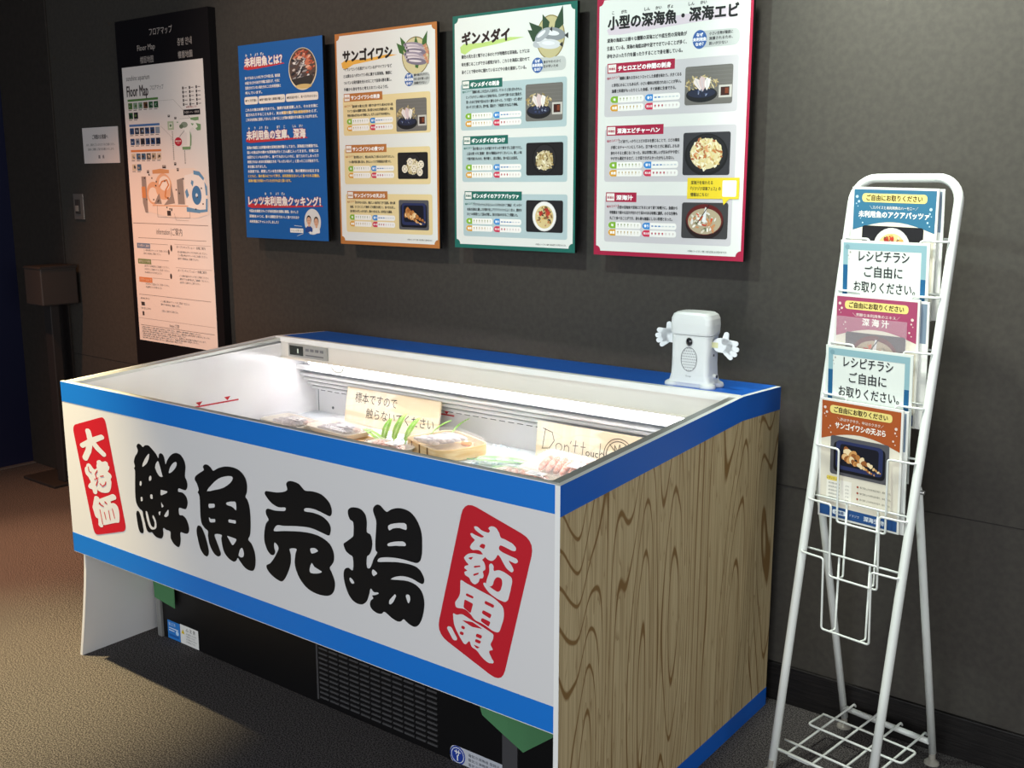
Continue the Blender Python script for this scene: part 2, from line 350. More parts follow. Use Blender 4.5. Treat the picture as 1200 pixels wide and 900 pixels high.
G = {"glyphs":[[[[[0.365,0.742],[0.372,0.75],[0.383,0.751],[0.395,0.745],[0.405,0.751],[0.423,0.753],[0.44,0.744],[0.454,0.735],[0.463,0.725],[0.467,0.735],[0.474,0.74],[0.483,0.739],[0.49,0.731],[0.494,0.713],[0.502,0.724],[0.515,0.738],[0.531,0.748],[0.546,0.752],[0.563,0.75],[0.577,0.738],[0.582,0.721],[0.577,0.695],[0.584,0.682],[0.585,0.668],[0.577,0.657],[0.563,0.656],[0.546,0.656],[0.543,0.647],[0.562,0.647],[0.576,0.64],[0.582,0.626],[0.578,0.612],[0.569,0.603],[0.543,0.602],[0.542,0.583],[0.557,0.584],[0.571,0.577],[0.579,0.563],[0.581,0.548],[0.573,0.537],[0.558,0.535],[0.542,0.534],[0.541,0.515],[0.537,0.498],[0.528,0.49],[0.513,0.493],[0.502,0.501],[0.496,0.51],[0.496,0.527],[0.478,0.528],[0.469,0.531],[0.463,0.527],[0.464,0.513],[0.458,0.502],[0.448,0.497],[0.428,0.498],[0.417,0.503],[0.41,0.507],[0.4,0.504],[0.39,0.506],[0.385,0.513],[0.38,0.53],[0.374,0.548],[0.372,0.56],[0.359,0.565],[0.346,0.577],[0.343,0.601],[0.346,0.635],[0.35,0.67],[0.346,0.677],[0.351,0.684],[0.348,0.696],[0.355,0.712],[0.366,0.723],[0.37,0.733]],[[0.347,0.556],[0.357,0.554],[0.365,0.536],[0.37,0.513],[0.371,0.501],[0.364,0.494],[0.351,0.498],[0.345,0.515],[0.342,0.537],[0.342,0.549]]],[[[0.387,0.69],[0.392,0.701],[0.406,0.718],[0.419,0.729],[0.423,0.729],[0.419,0.715],[0.408,0.701],[0.391,0.69]],[[0.446,0.696],[0.457,0.714],[0.464,0.715],[0.47,0.7],[0.477,0.68],[0.479,0.677],[0.463,0.675]],[[0.507,0.693],[0.516,0.71],[0.532,0.724],[0.544,0.727],[0.543,0.717],[0.53,0.703],[0.514,0.693]],[[0.37,0.645],[0.378,0.647],[0.378,0.634],[0.368,0.631]],[[0.415,0.666],[0.426,0.671],[0.426,0.658],[0.413,0.652]],[[0.369,0.6],[0.377,0.602],[0.378,0.59],[0.368,0.587]],[[0.415,0.616],[0.426,0.618],[0.426,0.604],[0.414,0.604]],[[0.465,0.638],[0.471,0.638],[0.496,0.639],[0.493,0.634],[0.473,0.625],[0.463,0.621]],[[0.464,0.604],[0.468,0.598],[0.475,0.594],[0.464,0.586]],[[0.472,0.565],[0.484,0.579],[0.496,0.59],[0.494,0.572],[0.482,0.564]],[[0.388,0.562],[0.396,0.562],[0.402,0.544],[0.41,0.526],[0.423,0.524],[0.427,0.539],[0.419,0.552],[0.423,0.558],[0.434,0.545],[0.434,0.526],[0.423,0.518],[0.407,0.516],[0.396,0.528],[0.39,0.546]],[[0.447,0.572],[0.459,0.577],[0.453,0.561]]]],[[[[0.656,0.733],[0.663,0.74],[0.675,0.742],[0.688,0.737],[0.698,0.73],[0.719,0.74],[0.747,0.749],[0.778,0.752],[0.804,0.748],[0.823,0.735],[0.83,0.717],[0.828,0.697],[0.821,0.684],[0.829,0.677],[0.836,0.657],[0.837,0.622],[0.833,0.59],[0.824,0.574],[0.836,0.566],[0.846,0.548],[0.849,0.527],[0.845,0.506],[0.836,0.495],[0.818,0.493],[0.802,0.498],[0.786,0.51],[0.779,0.516],[0.772,0.507],[0.76,0.502],[0.741,0.507],[0.725,0.519],[0.718,0.538],[0.716,0.554],[0.718,0.564],[0.69,0.56],[0.693,0.547],[0.705,0.526],[0.711,0.512],[0.705,0.504],[0.694,0.502],[0.679,0.509],[0.666,0.527],[0.661,0.549],[0.662,0.563],[0.649,0.568],[0.636,0.581],[0.634,0.608],[0.635,0.65],[0.628,0.66],[0.633,0.668],[0.627,0.683],[0.619,0.693],[0.623,0.703],[0.64,0.714],[0.659,0.725]],[[0.616,0.563],[0.621,0.569],[0.631,0.57],[0.641,0.561],[0.652,0.54],[0.66,0.514],[0.66,0.501],[0.653,0.492],[0.64,0.493],[0.625,0.507],[0.617,0.531],[0.613,0.551]]],[[[0.668,0.671],[0.688,0.691],[0.717,0.712],[0.745,0.723],[0.769,0.728],[0.776,0.723],[0.764,0.709],[0.736,0.692],[0.701,0.68]],[[0.671,0.638],[0.697,0.643],[0.697,0.633],[0.671,0.626]],[[0.747,0.656],[0.778,0.664],[0.784,0.658],[0.783,0.642],[0.774,0.646],[0.763,0.649],[0.747,0.649]],[[0.669,0.603],[0.676,0.598],[0.696,0.602],[0.695,0.593],[0.672,0.588]],[[0.75,0.612],[0.78,0.615],[0.779,0.606],[0.749,0.604]],[[0.739,0.567],[0.78,0.566],[0.772,0.555],[0.761,0.544],[0.751,0.555]],[[0.782,0.523],[0.79,0.541],[0.799,0.549],[0.806,0.535],[0.802,0.523],[0.791,0.52]]]],[[[[0.976,0.744],[0.983,0.752],[0.997,0.755],[1.02,0.753],[1.033,0.745],[1.043,0.74],[1.068,0.743],[1.097,0.741],[1.119,0.73],[1.129,0.716],[1.13,0.703],[1.124,0.694],[1.111,0.695],[1.079,0.7],[1.056,0.7],[1.038,0.696],[1.038,0.689],[1.066,0.691],[1.094,0.689],[1.116,0.68],[1.125,0.666],[1.122,0.651],[1.116,0.646],[1.096,0.648],[1.057,0.652],[1.011,0.647],[0.963,0.638],[0.939,0.635],[0.928,0.627],[0.925,0.617],[0.962,0.625],[1.017,0.635],[1.063,0.639],[1.095,0.636],[1.12,0.626],[1.132,0.608],[1.132,0.589],[1.124,0.576],[1.117,0.567],[1.126,0.553],[1.133,0.534],[1.129,0.514],[1.117,0.501],[1.098,0.494],[1.068,0.492],[1.039,0.497],[1.016,0.511],[1.001,0.531],[0.995,0.553],[1.0,0.578],[1.003,0.589],[0.979,0.584],[0.982,0.57],[0.981,0.55],[0.973,0.529],[0.96,0.507],[0.947,0.494],[0.933,0.493],[0.909,0.5],[0.893,0.511],[0.89,0.522],[0.904,0.53],[0.919,0.546],[0.929,0.56],[0.938,0.574],[0.935,0.583],[0.924,0.588],[0.922,0.576],[0.925,0.564],[0.919,0.555],[0.907,0.554],[0.894,0.565],[0.886,0.587],[0.889,0.612],[0.896,0.631],[0.906,0.642],[0.898,0.653],[0.897,0.664],[0.906,0.67],[0.93,0.67],[0.958,0.674],[0.969,0.678],[0.969,0.685],[0.945,0.681],[0.921,0.686],[0.904,0.697],[0.896,0.706],[0.9,0.713],[0.916,0.715],[0.94,0.717],[0.965,0.723],[0.979,0.731]]],[[[1.051,0.601],[1.068,0.606],[1.082,0.601],[1.07,0.594],[1.055,0.588]],[[1.056,0.566],[1.065,0.558],[1.088,0.553],[1.087,0.549],[1.071,0.543],[1.051,0.54],[1.048,0.549]]]],[[[[1.184,0.72],[1.193,0.728],[1.208,0.731],[1.226,0.73],[1.239,0.72],[1.243,0.703],[1.242,0.681],[1.253,0.677],[1.258,0.662],[1.256,0.644],[1.248,0.629],[1.24,0.622],[1.239,0.598],[1.248,0.597],[1.255,0.608],[1.262,0.623],[1.273,0.639],[1.268,0.644],[1.268,0.664],[1.271,0.691],[1.272,0.713],[1.264,0.731],[1.265,0.742],[1.274,0.75],[1.285,0.751],[1.296,0.744],[1.306,0.74],[1.319,0.748],[1.339,0.755],[1.362,0.756],[1.381,0.75],[1.397,0.734],[1.406,0.715],[1.408,0.694],[1.407,0.668],[1.402,0.65],[1.392,0.642],[1.378,0.641],[1.353,0.641],[1.319,0.638],[1.287,0.631],[1.275,0.624],[1.275,0.618],[1.301,0.624],[1.336,0.631],[1.37,0.634],[1.392,0.632],[1.405,0.623],[1.412,0.61],[1.409,0.599],[1.399,0.598],[1.375,0.603],[1.349,0.602],[1.326,0.595],[1.313,0.586],[1.335,0.59],[1.363,0.594],[1.388,0.591],[1.404,0.58],[1.411,0.562],[1.41,0.54],[1.403,0.516],[1.393,0.5],[1.382,0.493],[1.369,0.494],[1.358,0.498],[1.349,0.502],[1.341,0.495],[1.329,0.492],[1.312,0.496],[1.298,0.502],[1.289,0.504],[1.283,0.498],[1.271,0.495],[1.256,0.498],[1.246,0.507],[1.248,0.519],[1.257,0.528],[1.253,0.533],[1.263,0.537],[1.274,0.543],[1.27,0.545],[1.259,0.543],[1.249,0.549],[1.244,0.534],[1.236,0.516],[1.223,0.505],[1.208,0.502],[1.19,0.506],[1.175,0.521],[1.165,0.544],[1.163,0.564],[1.168,0.577],[1.18,0.582],[1.194,0.58],[1.195,0.61],[1.185,0.615],[1.173,0.621],[1.166,0.636],[1.177,0.645],[1.193,0.657],[1.199,0.665],[1.2,0.694],[1.19,0.699],[1.184,0.709]]],[[[1.309,0.709],[1.327,0.718],[1.358,0.725],[1.364,0.719],[1.362,0.71],[1.344,0.711],[1.324,0.706],[1.312,0.699]],[[1.307,0.668],[1.326,0.676],[1.351,0.682],[1.36,0.679],[1.358,0.673],[1.331,0.668],[1.308,0.662]],[[1.258,0.598],[1.274,0.591],[1.259,0.58],[1.254,0.588]],[[1.183,0.561],[1.193,0.557],[1.199,0.55],[1.19,0.546],[1.182,0.553]],[[1.306,0.527],[1.307,0.536],[1.325,0.555],[1.329,0.552],[1.319,0.534],[1.311,0.527]],[[1.356,0.561],[1.369,0.565],[1.371,0.552],[1.365,0.542],[1.361,0.549]]]]],"s1":{"quad":[[0.046,0.756],[0.219,0.806],[0.288,0.485],[0.12,0.438]],"white":[[[[0.092,0.703],[0.145,0.725],[0.197,0.743]],[[0.0243,0.0141],[0.0293,0.0161],[0.0253,0.0141]]],[[[0.129,0.75],[0.137,0.726],[0.123,0.692],[0.103,0.668]],[[0.0293,0.0161],[0.0304,0.0171],[0.0304,0.0171],[0.0294,0.0171]]],[[[0.148,0.722],[0.171,0.707],[0.2,0.694]],[[0.0293,0.0161],[0.0284,0.0171],[0.0263,0.0151]]],[[[0.148,0.554],[0.135,0.523],[0.144,0.501]],[[0.0275,0.0153],[0.0275,0.0161],[0.0255,0.014]]],[[[0.162,0.532],[0.158,0.477]],[[0.0243,0.0141],[0.0245,0.0141]]],[[[0.172,0.55],[0.235,0.575]],[[0.0275,0.0161],[0.0275,0.0161]]],[[[0.204,0.558],[0.209,0.541]],[[0.0284,0.0161],[0.0284,0.0171]]]],"wpoly":[[[0.096,0.637],[0.104,0.642],[0.107,0.649],[0.118,0.655],[0.129,0.652],[0.139,0.643],[0.149,0.64],[0.161,0.647],[0.158,0.653],[0.163,0.661],[0.16,0.665],[0.166,0.67],[0.179,0.674],[0.189,0.669],[0.207,0.675],[0.218,0.672],[0.219,0.664],[0.225,0.662],[0.223,0.653],[0.213,0.645],[0.229,0.641],[0.234,0.633],[0.226,0.625],[0.23,0.617],[0.225,0.598],[0.215,0.585],[0.195,0.579],[0.171,0.577],[0.154,0.581],[0.153,0.587],[0.153,0.571],[0.143,0.565],[0.131,0.567],[0.129,0.578],[0.113,0.578],[0.106,0.583],[0.111,0.591],[0.124,0.598],[0.117,0.606],[0.11,0.614],[0.099,0.618],[0.095,0.629]],[[0.156,0.539],[0.238,0.558],[0.254,0.55],[0.259,0.529],[0.255,0.502],[0.238,0.5],[0.177,0.48],[0.162,0.479]]],"red":[[[[0.16,0.523],[0.169,0.482]],[[0.0041,0.0022],[0.0041,0.002]]],[[[0.182,0.52],[0.188,0.5]],[[0.0041,0.002],[0.0041,0.0022]]],[[[0.205,0.529],[0.21,0.503]],[[0.0041,0.002],[0.0041,0.002]]],[[[0.225,0.538],[0.233,0.512]],[[0.0041,0.0022],[0.0041,0.002]]],[[[0.165,0.539],[0.179,0.537]],[[0.0061,0.004],[0.0071,0.0032]]],[[[0.19,0.552],[0.198,0.548]],[[0.0063,0.004],[0.0051,0.004]]],[[[0.171,0.603],[0.184,0.597],[0.198,0.605],[0.202,0.613]],[[0.0041,0.003],[0.0051,0.003],[0.0051,0.003],[0.0051,0.0032]]],[[[0.116,0.643],[0.118,0.631],[0.129,0.629]],[[0.0041,0.0032],[0.0041,0.002],[0.0041,0.003]]],[[[0.176,0.625],[0.191,0.629]],[[0.0051,0.003],[0.0051,0.0032]]],[[[0.162,0.64],[0.15,0.627],[0.16,0.61],[0.151,0.594]],[[0.0041,0.003],[0.0051,0.003],[0.0051,0.0032],[0.0051,0.003]]],[[[0.145,0.611],[0.164,0.619]],[[0.0041,0.003],[0.0041,0.002]]]]},"s2":{"quad":[[1.526,0.808],[1.705,0.758],[1.623,0.433],[1.445,0.496]],"white":[[[[1.483,0.516],[1.496,0.499]],[[0.0146,0.011],[0.0146,0.011]]],[[[1.583,0.486],[1.596,0.475]],[[0.0114,0.01],[0.0114,0.009]]]],"wpoly":[[[1.551,0.757],[1.56,0.759],[1.572,0.752],[1.59,0.751],[1.594,0.756],[1.588,0.761],[1.596,0.767],[1.608,0.767],[1.617,0.757],[1.62,0.747],[1.633,0.746],[1.652,0.741],[1.66,0.734],[1.658,0.727],[1.649,0.726],[1.633,0.73],[1.618,0.732],[1.615,0.721],[1.628,0.717],[1.647,0.714],[1.661,0.712],[1.665,0.707],[1.659,0.701],[1.649,0.702],[1.639,0.705],[1.65,0.693],[1.654,0.685],[1.648,0.68],[1.636,0.685],[1.625,0.698],[1.62,0.706],[1.613,0.711],[1.608,0.701],[1.599,0.693],[1.588,0.693],[1.577,0.7],[1.569,0.708],[1.561,0.709],[1.547,0.705],[1.54,0.709],[1.544,0.718],[1.555,0.729],[1.547,0.732],[1.541,0.739],[1.545,0.742],[1.556,0.739],[1.572,0.737],[1.579,0.741],[1.564,0.746],[1.554,0.751]],[[1.524,0.684],[1.533,0.694],[1.55,0.7],[1.566,0.7],[1.579,0.703],[1.581,0.698],[1.572,0.69],[1.577,0.687],[1.581,0.679],[1.581,0.67],[1.573,0.666],[1.577,0.658],[1.574,0.65],[1.566,0.649],[1.563,0.639],[1.552,0.631],[1.542,0.636],[1.538,0.644],[1.527,0.646],[1.524,0.653],[1.535,0.658],[1.524,0.661],[1.527,0.667],[1.538,0.671],[1.53,0.676],[1.526,0.681]],[[1.59,0.683],[1.596,0.689],[1.603,0.684],[1.601,0.672],[1.617,0.679],[1.633,0.676],[1.648,0.67],[1.65,0.662],[1.645,0.641],[1.639,0.619],[1.631,0.613],[1.612,0.615],[1.59,0.623],[1.577,0.635],[1.574,0.641],[1.581,0.643],[1.593,0.636],[1.612,0.63],[1.62,0.635],[1.625,0.651],[1.623,0.662],[1.611,0.663],[1.603,0.653],[1.6,0.641],[1.59,0.636],[1.582,0.641],[1.585,0.653],[1.592,0.668]],[[1.514,0.635],[1.527,0.63],[1.574,0.621],[1.601,0.616],[1.628,0.602],[1.629,0.579],[1.616,0.543],[1.601,0.542],[1.576,0.551],[1.551,0.554],[1.541,0.564],[1.526,0.572],[1.501,0.568],[1.498,0.579],[1.513,0.599]],[[1.492,0.555],[1.503,0.552],[1.517,0.559],[1.537,0.553],[1.571,0.545],[1.602,0.536],[1.601,0.526],[1.592,0.51],[1.602,0.501],[1.587,0.496],[1.601,0.475],[1.591,0.468],[1.573,0.474],[1.556,0.489],[1.542,0.491],[1.538,0.506],[1.525,0.49],[1.514,0.501],[1.503,0.515],[1.495,0.529]]],"rpoly":[[[1.565,0.717],[1.572,0.725],[1.582,0.724],[1.578,0.714]],[[1.535,0.686],[1.55,0.692],[1.543,0.683]],[[1.551,0.672],[1.568,0.677],[1.568,0.674],[1.551,0.668]],[[1.549,0.654],[1.564,0.661],[1.563,0.657],[1.55,0.65]],[[1.53,0.608],[1.55,0.605],[1.548,0.6],[1.528,0.602]],[[1.525,0.593],[1.548,0.589],[1.541,0.566],[1.522,0.574]],[[1.58,0.604],[1.604,0.6],[1.602,0.593],[1.578,0.597]],[[1.574,0.582],[1.597,0.578],[1.593,0.568],[1.571,0.574]],[[1.571,0.564],[1.594,0.561],[1.589,0.549],[1.568,0.556]],[[1.517,0.545],[1.546,0.548],[1.573,0.54],[1.545,0.537]],[[1.517,0.533],[1.526,0.532],[1.524,0.525],[1.515,0.526]],[[1.513,0.519],[1.523,0.518],[1.52,0.511],[1.51,0.512]],[[1.557,0.526],[1.572,0.525],[1.569,0.517],[1.554,0.518]],[[1.554,0.513],[1.569,0.512],[1.566,0.505],[1.552,0.506]],[[1.548,0.499],[1.566,0.497],[1.557,0.492]]],"red":[]}}
pp = PP()
for outs, holes in G['glyphs']:
    for o in outs: pp.poly(smooth_closed(o), INK, 1.0)
    for h in holes: pp.poly(smooth_closed(h, 2) if len(h) > 6 else round_poly(h, 0.006, 3), BOARD, 1.6)
pp.mb.build('lettering', front)
for key, rad, lab in (('s1', 0.022, 'narrow red sticker with white characters'), ('s2', 0.034, 'slanted red sticker with white characters')):
    S = G[key]; pp = PP()
    pp.poly(round_poly(S['quad'], rad), RED, 1.0)
    for pts in S.get('wpoly', []): pp.poly(round_poly(pts, 0.010, 3), BOARD, 1.5)
    for pts, ws in S['white']: pp.stroke(pts, ws, BOARD, 1.5)
    for pts in S.get('rpoly', []): pp.poly(round_poly(pts, 0.003, 2), RED, 2.0)
    for pts, ws in S['red']: pp.stroke(pts, ws, RED, 2.0)
    so = pp.mb.build('red_sticker', front); so['label'] = lab

# right side board, woodgrain print
GRAIN = grain_mat('woodgrain_print', '#c8b68e', '#84663c', ks=(4.2, 4.2, 0.48), rings=36, line_pos=0.15)
prof = [(0.0, 0.0), (D_, 0.0), (D_, HB), (YK, HK), (0.0, H1)]
sp = MB().prism(prof, 0, L_-0.012, L_, GRAIN, TRIMW)
side = sp.build('side_panel', fz); side['label'] = 'woodgrain printed end board'
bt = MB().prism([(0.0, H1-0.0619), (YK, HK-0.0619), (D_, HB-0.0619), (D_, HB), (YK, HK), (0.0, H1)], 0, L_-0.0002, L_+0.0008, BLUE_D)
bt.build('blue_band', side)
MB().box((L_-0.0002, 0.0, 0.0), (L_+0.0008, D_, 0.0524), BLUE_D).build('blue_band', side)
# left side board, bowed outwards at the foot
lp = MB()
def lx(z): return 0.0 if z > 0.36 else -0.07*(1-z/0.36)**1.3
zs = [0, 0.06, 0.12, 0.18, 0.24, 0.30, 0.36]
for z0, z1 in zip(zs[:-1], zs[1:]):
    lp.hexa([(lx(z0), 0.03, z0), (lx(z0)+0.012, 0.03, z0), (lx(z0)+0.012, D_, z0), (lx(z0), D_, z0),
             (lx(z1), 0.03, z1), (lx(z1)+0.012, 0.03, z1), (lx(z1)+0.012, D_, z1), (lx(z1), D_, z1)], BOARD)
lp.prism([(0.0105, 0.36), (D_, 0.36), (D_, HB), (YK, HK), (0.0105, H1)], 0, 0.0, 0.012, BOARD)
lo = lp.build('side_panel', fz); lo['label'] = 'plain white end board with worn front edge'

# top shelf
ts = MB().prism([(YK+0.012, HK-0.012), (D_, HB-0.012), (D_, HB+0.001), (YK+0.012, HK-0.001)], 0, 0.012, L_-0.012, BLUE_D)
ts.prism([(YK-0.006, HK-0.016), (YK+0.012, HK-0.018), (YK+0.012, HK+0.001), (YK-0.006, HK+0.001)], 0, 0.012, L_-0.012, TRIMW)
ts.build('top_shelf', fz)
# cream header under the shelf, with the thermostat
hd = MB().prism([(YK, 0.852), (YK+0.02, 0.852), (YK+0.02, 0.907), (YK, 0.907)], 0, 0.03, L_-0.03, M('#e9e4da', 0.5))
hd.box((0.03, YK-0.004, 0.848), (L_-0.03, YK+0.02, 0.854), M('#f0e8da', 0.5))
hdo = hd.build('header', fz)
th = MB().box((0.075, YK-0.006, 0.860), (0.268, YK, 0.903), M('#a9a9a4', 0.4))
th.box((0.083, YK-0.0075, 0.866), (0.150, YK-0.006, 0.898), M('#1b231c', 0.2))
th.box((0.122, YK-0.008, 0.874), (0.128, YK-0.0075, 0.889), M('#c9d4c4', 0.4))
for k in range(4): th.box((0.163+k*0.024, YK-0.0075, 0.884), (0.178+k*0.024, YK-0.006, 0.893), M('#77777a', 0.4))
th.box((0.163, YK-0.0075, 0.868), (0.250, YK-0.006, 0.872), M('#6d6d70', 0.4))
th.build('thermostat', hdo)
hk = MB().tube([(0.315+0.028*math.cos(a), YK-0.004, 0.846+0.028*math.sin(a)*0.7) for a in [math.pi+math.pi*k/8 for k in range(9)]], 0.004, TRIMW)
hk.build('hanger_hook', hdo)
# lamp under the shelf
lt = MB().tube([(0.12, 0.850, 0.838), (1.66, 0.850, 0.838)], 0.011, emit('#fdfcff', 19), n=12)
lto = lt.build('light_tube', fz)
lc = MB()
for x in (0.10, 0.62, 1.09, 1.66): lc.box((x-0.018, 0.858, 0.828), (x+0.018, 0.868, 0.856), TRIMW)
lc.box((0.08, 0.818, 0.854), (1.69, 0.95, 0.860), INNER)
lc.build('lamp_holder', fz)
# back duct: step and four rounded ribs, then the slotted lower panel
bd = MB()
zz = [(0.862, 0.818)]
bd.prism([(0.862, 0.800), (0.960, 0.800), (0.960, 0.818), (0.862, 0.818)], 0, 0.03, L_-0.03, INNER)
RIB = M('#a7abb0', 0.4)
for k in range(4):
    y, z = 0.876+0.019*k, 0.786-0.019*k
    bd.prism([(y+0.010, z-0.012), (y+0.03, z-0.012), (y+0.03, z), (y+0.010, z), (y, z-0.001), (y-0.003, z-0.006), (y, z-0.011)], 0, 0.03, L_-0.03, INNER)
bd.prism([(0.885, 0.80), (0.946, 0.722), (0.96, 0.722), (0.96, 0.80)], 0, 0.03, L_-0.03, RIB)
bd.box((0.03, 0.948, 0.56), (L_-0.03, 0.962, 0.80), INNER)
bdo = bd.build('back_duct', fz)
sl = MB()
for k in range(46):
    x = 0.06 + k*0.0355
    sl.box((x, 0.9465, 0.712), (x+0.022, 0.948, 0.717), M('#3a3d42', 0.5))
sl.box((0.045, 0.9465, 0.56), (0.047, 0.948, 0.72), M('#8d9195', 0.5))
sl.ell((0.12, 0.947, 0.655), (0.005, 0.003, 0.005), M('#77797c', 0.4))
sl.build('vent_slot', bdo)
# inner liner
VINYL = noise_mat('vinyl_sheet', '#f2eff0', '#f7f5f5', nscale=5, rough=0.16, bump=0.25, detail=2, spec=0.5, bdist=0.02)
ln = MB().prism([(0.03, 0.56), (0.96, 0.56), (0.96, 0.835), (YK, 0.90), (0.03, H1-0.006)], 0, 0.026, 0.030, VINYL)
ln.prism([(0.03, 0.56), (0.96, 0.56), (0.96, 0.835), (YK, 0.90), (0.03, H1-0.006)], 0, L_-0.034, L_-0.030, INNER)
ln.box((0.012, 0.026, 0.56), (L_-0.03, 0.030, H1-0.006), INNER)
lno = ln.build('inner_liner', fz)
lm = MB()
def mk(y, z): return (0.0303, y, z)
lm.add([mk(0.405, 0.7315), mk(0.605, 0.7285), mk(0.605, 0.7335), mk(0.405, 0.7365)], [(0, 1, 2, 3)], RED)
for y in (0.448, 0.560): lm.add([mk(y-0.013, 0.748), mk(y, 0.735), mk(y+0.013, 0.748)], [(0, 1, 2)], RED)
lm.build('load_line_mark', lno)
lm = MB()
lm.box((0.628, 0.9455, 0.700), (0.690, 0.9478, 0.704), RED)
lm.add([(0.649, 0.9455, 0.714), (0.669, 0.9455, 0.714), (0.659, 0.9455, 0.704)], [(0, 1, 2)], RED)
lm.build('load_line_mark', lno)
# metal rails along the rim
rm = MB()
for x0, x1 in ((0.012, 0.034), (L_-0.036, L_-0.012)):
    rm.prism([(0.01, H1-0.012), (YK-0.006, HK-0.014), (YK-0.006, HK-0.004), (0.01, H1-0.002)], 0, x0, x1, GREYM if x0 > 1 else M('#cfd0cc', 0.35, 0.3))
rm.box((0.012, 0.010, H1-0.014), (L_-0.012, 0.030, H1-0.003), M('#c9c9c4', 0.35, 0.3))
rm.build('rim_rail', fz)
# machine body and deck
MB().box((0.03, 0.03, 0.555), (L_-0.03, 0.96, 0.635), M('#e9eef2', 0.5)).build('deck', fz)
MB().box((0.014, 0.012, 0.372), (L_-0.014, 1.02, 0.556), M('#cfc8ba', 0.6)).build('tank', fz)
kp = MB().box((0.0, 0.27, 0.0), (L_-0.014, 1.02, 0.3715), BLACKP)
kp.box((0.0, 0.262, 0.0), (0.022, 0.27, 0.3715), M('#8f8f8c', 0.45, 0.3))
kpo = kp.build('machine_base', fz)
gr = MB(); SLAT = M('#4a494a', 0.45)
for i in range(11):
    for j in range(14):
        x = 0.765 + i*0.0405; z = 0.020 + j*0.0148
        if z > 0.26: continue
        gr.box((x, 0.2665, z), (x+0.034, 0.27, z+0.005), SLAT)
gr.box((0.752, 0.268, 0.012), (0.758, 0.27, 0.24), SLAT)
gr.build('vent_grille', kpo)
pr = Print((0.045, 0.2695, 0.064)); pr.rect(0, 0, 66, 62, '#2f7fd0', 1)
pr.text('省エネ', 5, 12, 13, '#dcebfa'); pr.rect(6, 24, 50, 3, '#dcebfa', 2); pr.rect(6, 32, 30, 3, '#dcebfa', 2); pr.ell(50, 36, 8, 8, '#bfe0ff', 2); pr.rect(6, 46, 52, 8, '#1d5fae', 2)
pr.build('blue_label', kpo)
pr = Print((0.112, 0.2695, 0.066)); pr.rect(0, 0, 94, 64, '#eeeeea', 1)
pr.poly([(6, 30), (22, 30), (14, 14)], '#e8c800', 2); pr.text('!', 14, 24, 10, '#101010', 3, align='C')
pr.text('△ 注 意', 30, 12, 14, '#202020')
for k in range(4): pr.text('お手を触れないでください', 30, 26+k*9, 6, '#404040', width=54-6*(k % 2))
pr.build('warning_label', kpo)
pr = Print((1.245, 0.2695, 0.046)); pr.rrect(0, 0, 190, 50, 25, '#c9ccd4', 1); pr.ell(25, 25, 25, 25, '#2340a0', 2); pr.ell(25, 25, 21, 21, '#e8ecf4', 3); pr.ell(25, 25, 19, 19, '#2340a0', 4)
pr.text('サ', 25, 20, 22, '#f2f2f2', 5, align='C', bold=0.03); pr.rect(23, 26, 4, 14, '#f2f2f2', 5)
for k in range(3): pr.text('電気冷凍機器 登録品', 60, 12+13*k, 9, '#303848', 2, width=100)
pr.build('maker_badge', kpo)
MB().box((1.416, 0.2655, 0.0), (1.462, 0.27, 0.34), M('#4b4a4c', 0.5)).build('post', kpo)
TAPE = M('#4a7f54', 0.75)
for pts in ([(-0.01, 0.258, 0.37), (0.112, 0.258, 0.37), (0.107, 0.258, 0.120), (0.0, 0.258, 0.132)],):
    MB().hexa([(p[0], p[1]+d, p[2]) for d in (0, 0.0015) for p in pts], TAPE).build('tape', fz)
t2 = MB()
for A in ([(1.455, 0.10, 0.372), (1.56, 0.10, 0.372), (1.56, 0.10, 0.243), (1.488, 0.10, 0.276)],
          [(1.56, 0.10, 0.372), (1.60, 0.095, 0.372), (1.606, 0.095, 0.228), (1.56, 0.10, 0.243)],
          [(1.60, 0.095, 0.372), (1.66, 0.13, 0.372), (1.66, 0.13, 0.266), (1.606, 0.095, 0.228)]):
    t2.hexa([(p[0], p[1]+d, p[2]) for d in (0, 0.0015) for p in A], TAPE)
t2.build('tape', fz)

# ---------------------------------------------------------------- what lies in the freezer
CF, SF = math.cos(FZ_RZ), math.sin(FZ_RZ)
def fzw(x, y, z): return (FZ_LOC[0] + x*CF - y*SF, FZ_LOC[1] + x*SF + y*CF, z)
DECK = 0.635
PLY = grain_mat('plywood', '#ece0cc', '#dfcbab', ks=(1.2, 9, 9), rings=9, fine=60, line_pos=0.35)
def sign(label, x, y, w, h, lean, seed):
    t = tag(MB().box((0, 0, 0), (w, 0.006, h), PLY).build('wooden_notice'), label, 'sign', 'wooden notices in the freezer')
    t.location = fzw(x, y, DECK+0.001); t.rotation_euler = (-lean, 0, FZ_RZ)
    return t
sg = sign('pale plywood notice handwritten in Japanese, leaning behind the fish packs', 0.262, 0.865, 0.425, 0.125, 0.18, 1)
pr = Print((0, 0.0, 0.125), rough=0.7)
pr.text('標本ですので', 42, 32, 38, '#3a3632', 1, width=195); pr.text('触らないでください', 100, 80, 38, '#3a3632', 1, width=305)
pr.build('handwriting', sg)
sg = sign('pale plywood notice handwritten Don\'t with a crossed circle, at right end of freezer', 1.075, 0.865, 0.43, 0.118, 0.12, 2)
pr = Print((0, 0.0, 0.118), rough=0.7)
IK = '#4a3c34'
pr.stroke([(30, 20), (24, 78)], 2.2, IK); pr.stroke([(22, 20), (55, 28), (64, 52), (48, 76), (22, 80)], 2.2, IK)
pr.stroke(arc(82, 68, 11, 0, 360, 14), 2, IK); pr.stroke([(102, 58), (101, 80)], 2, IK); pr.stroke([(102, 64), (110, 58), (117, 64), (117, 80)], 2, IK)
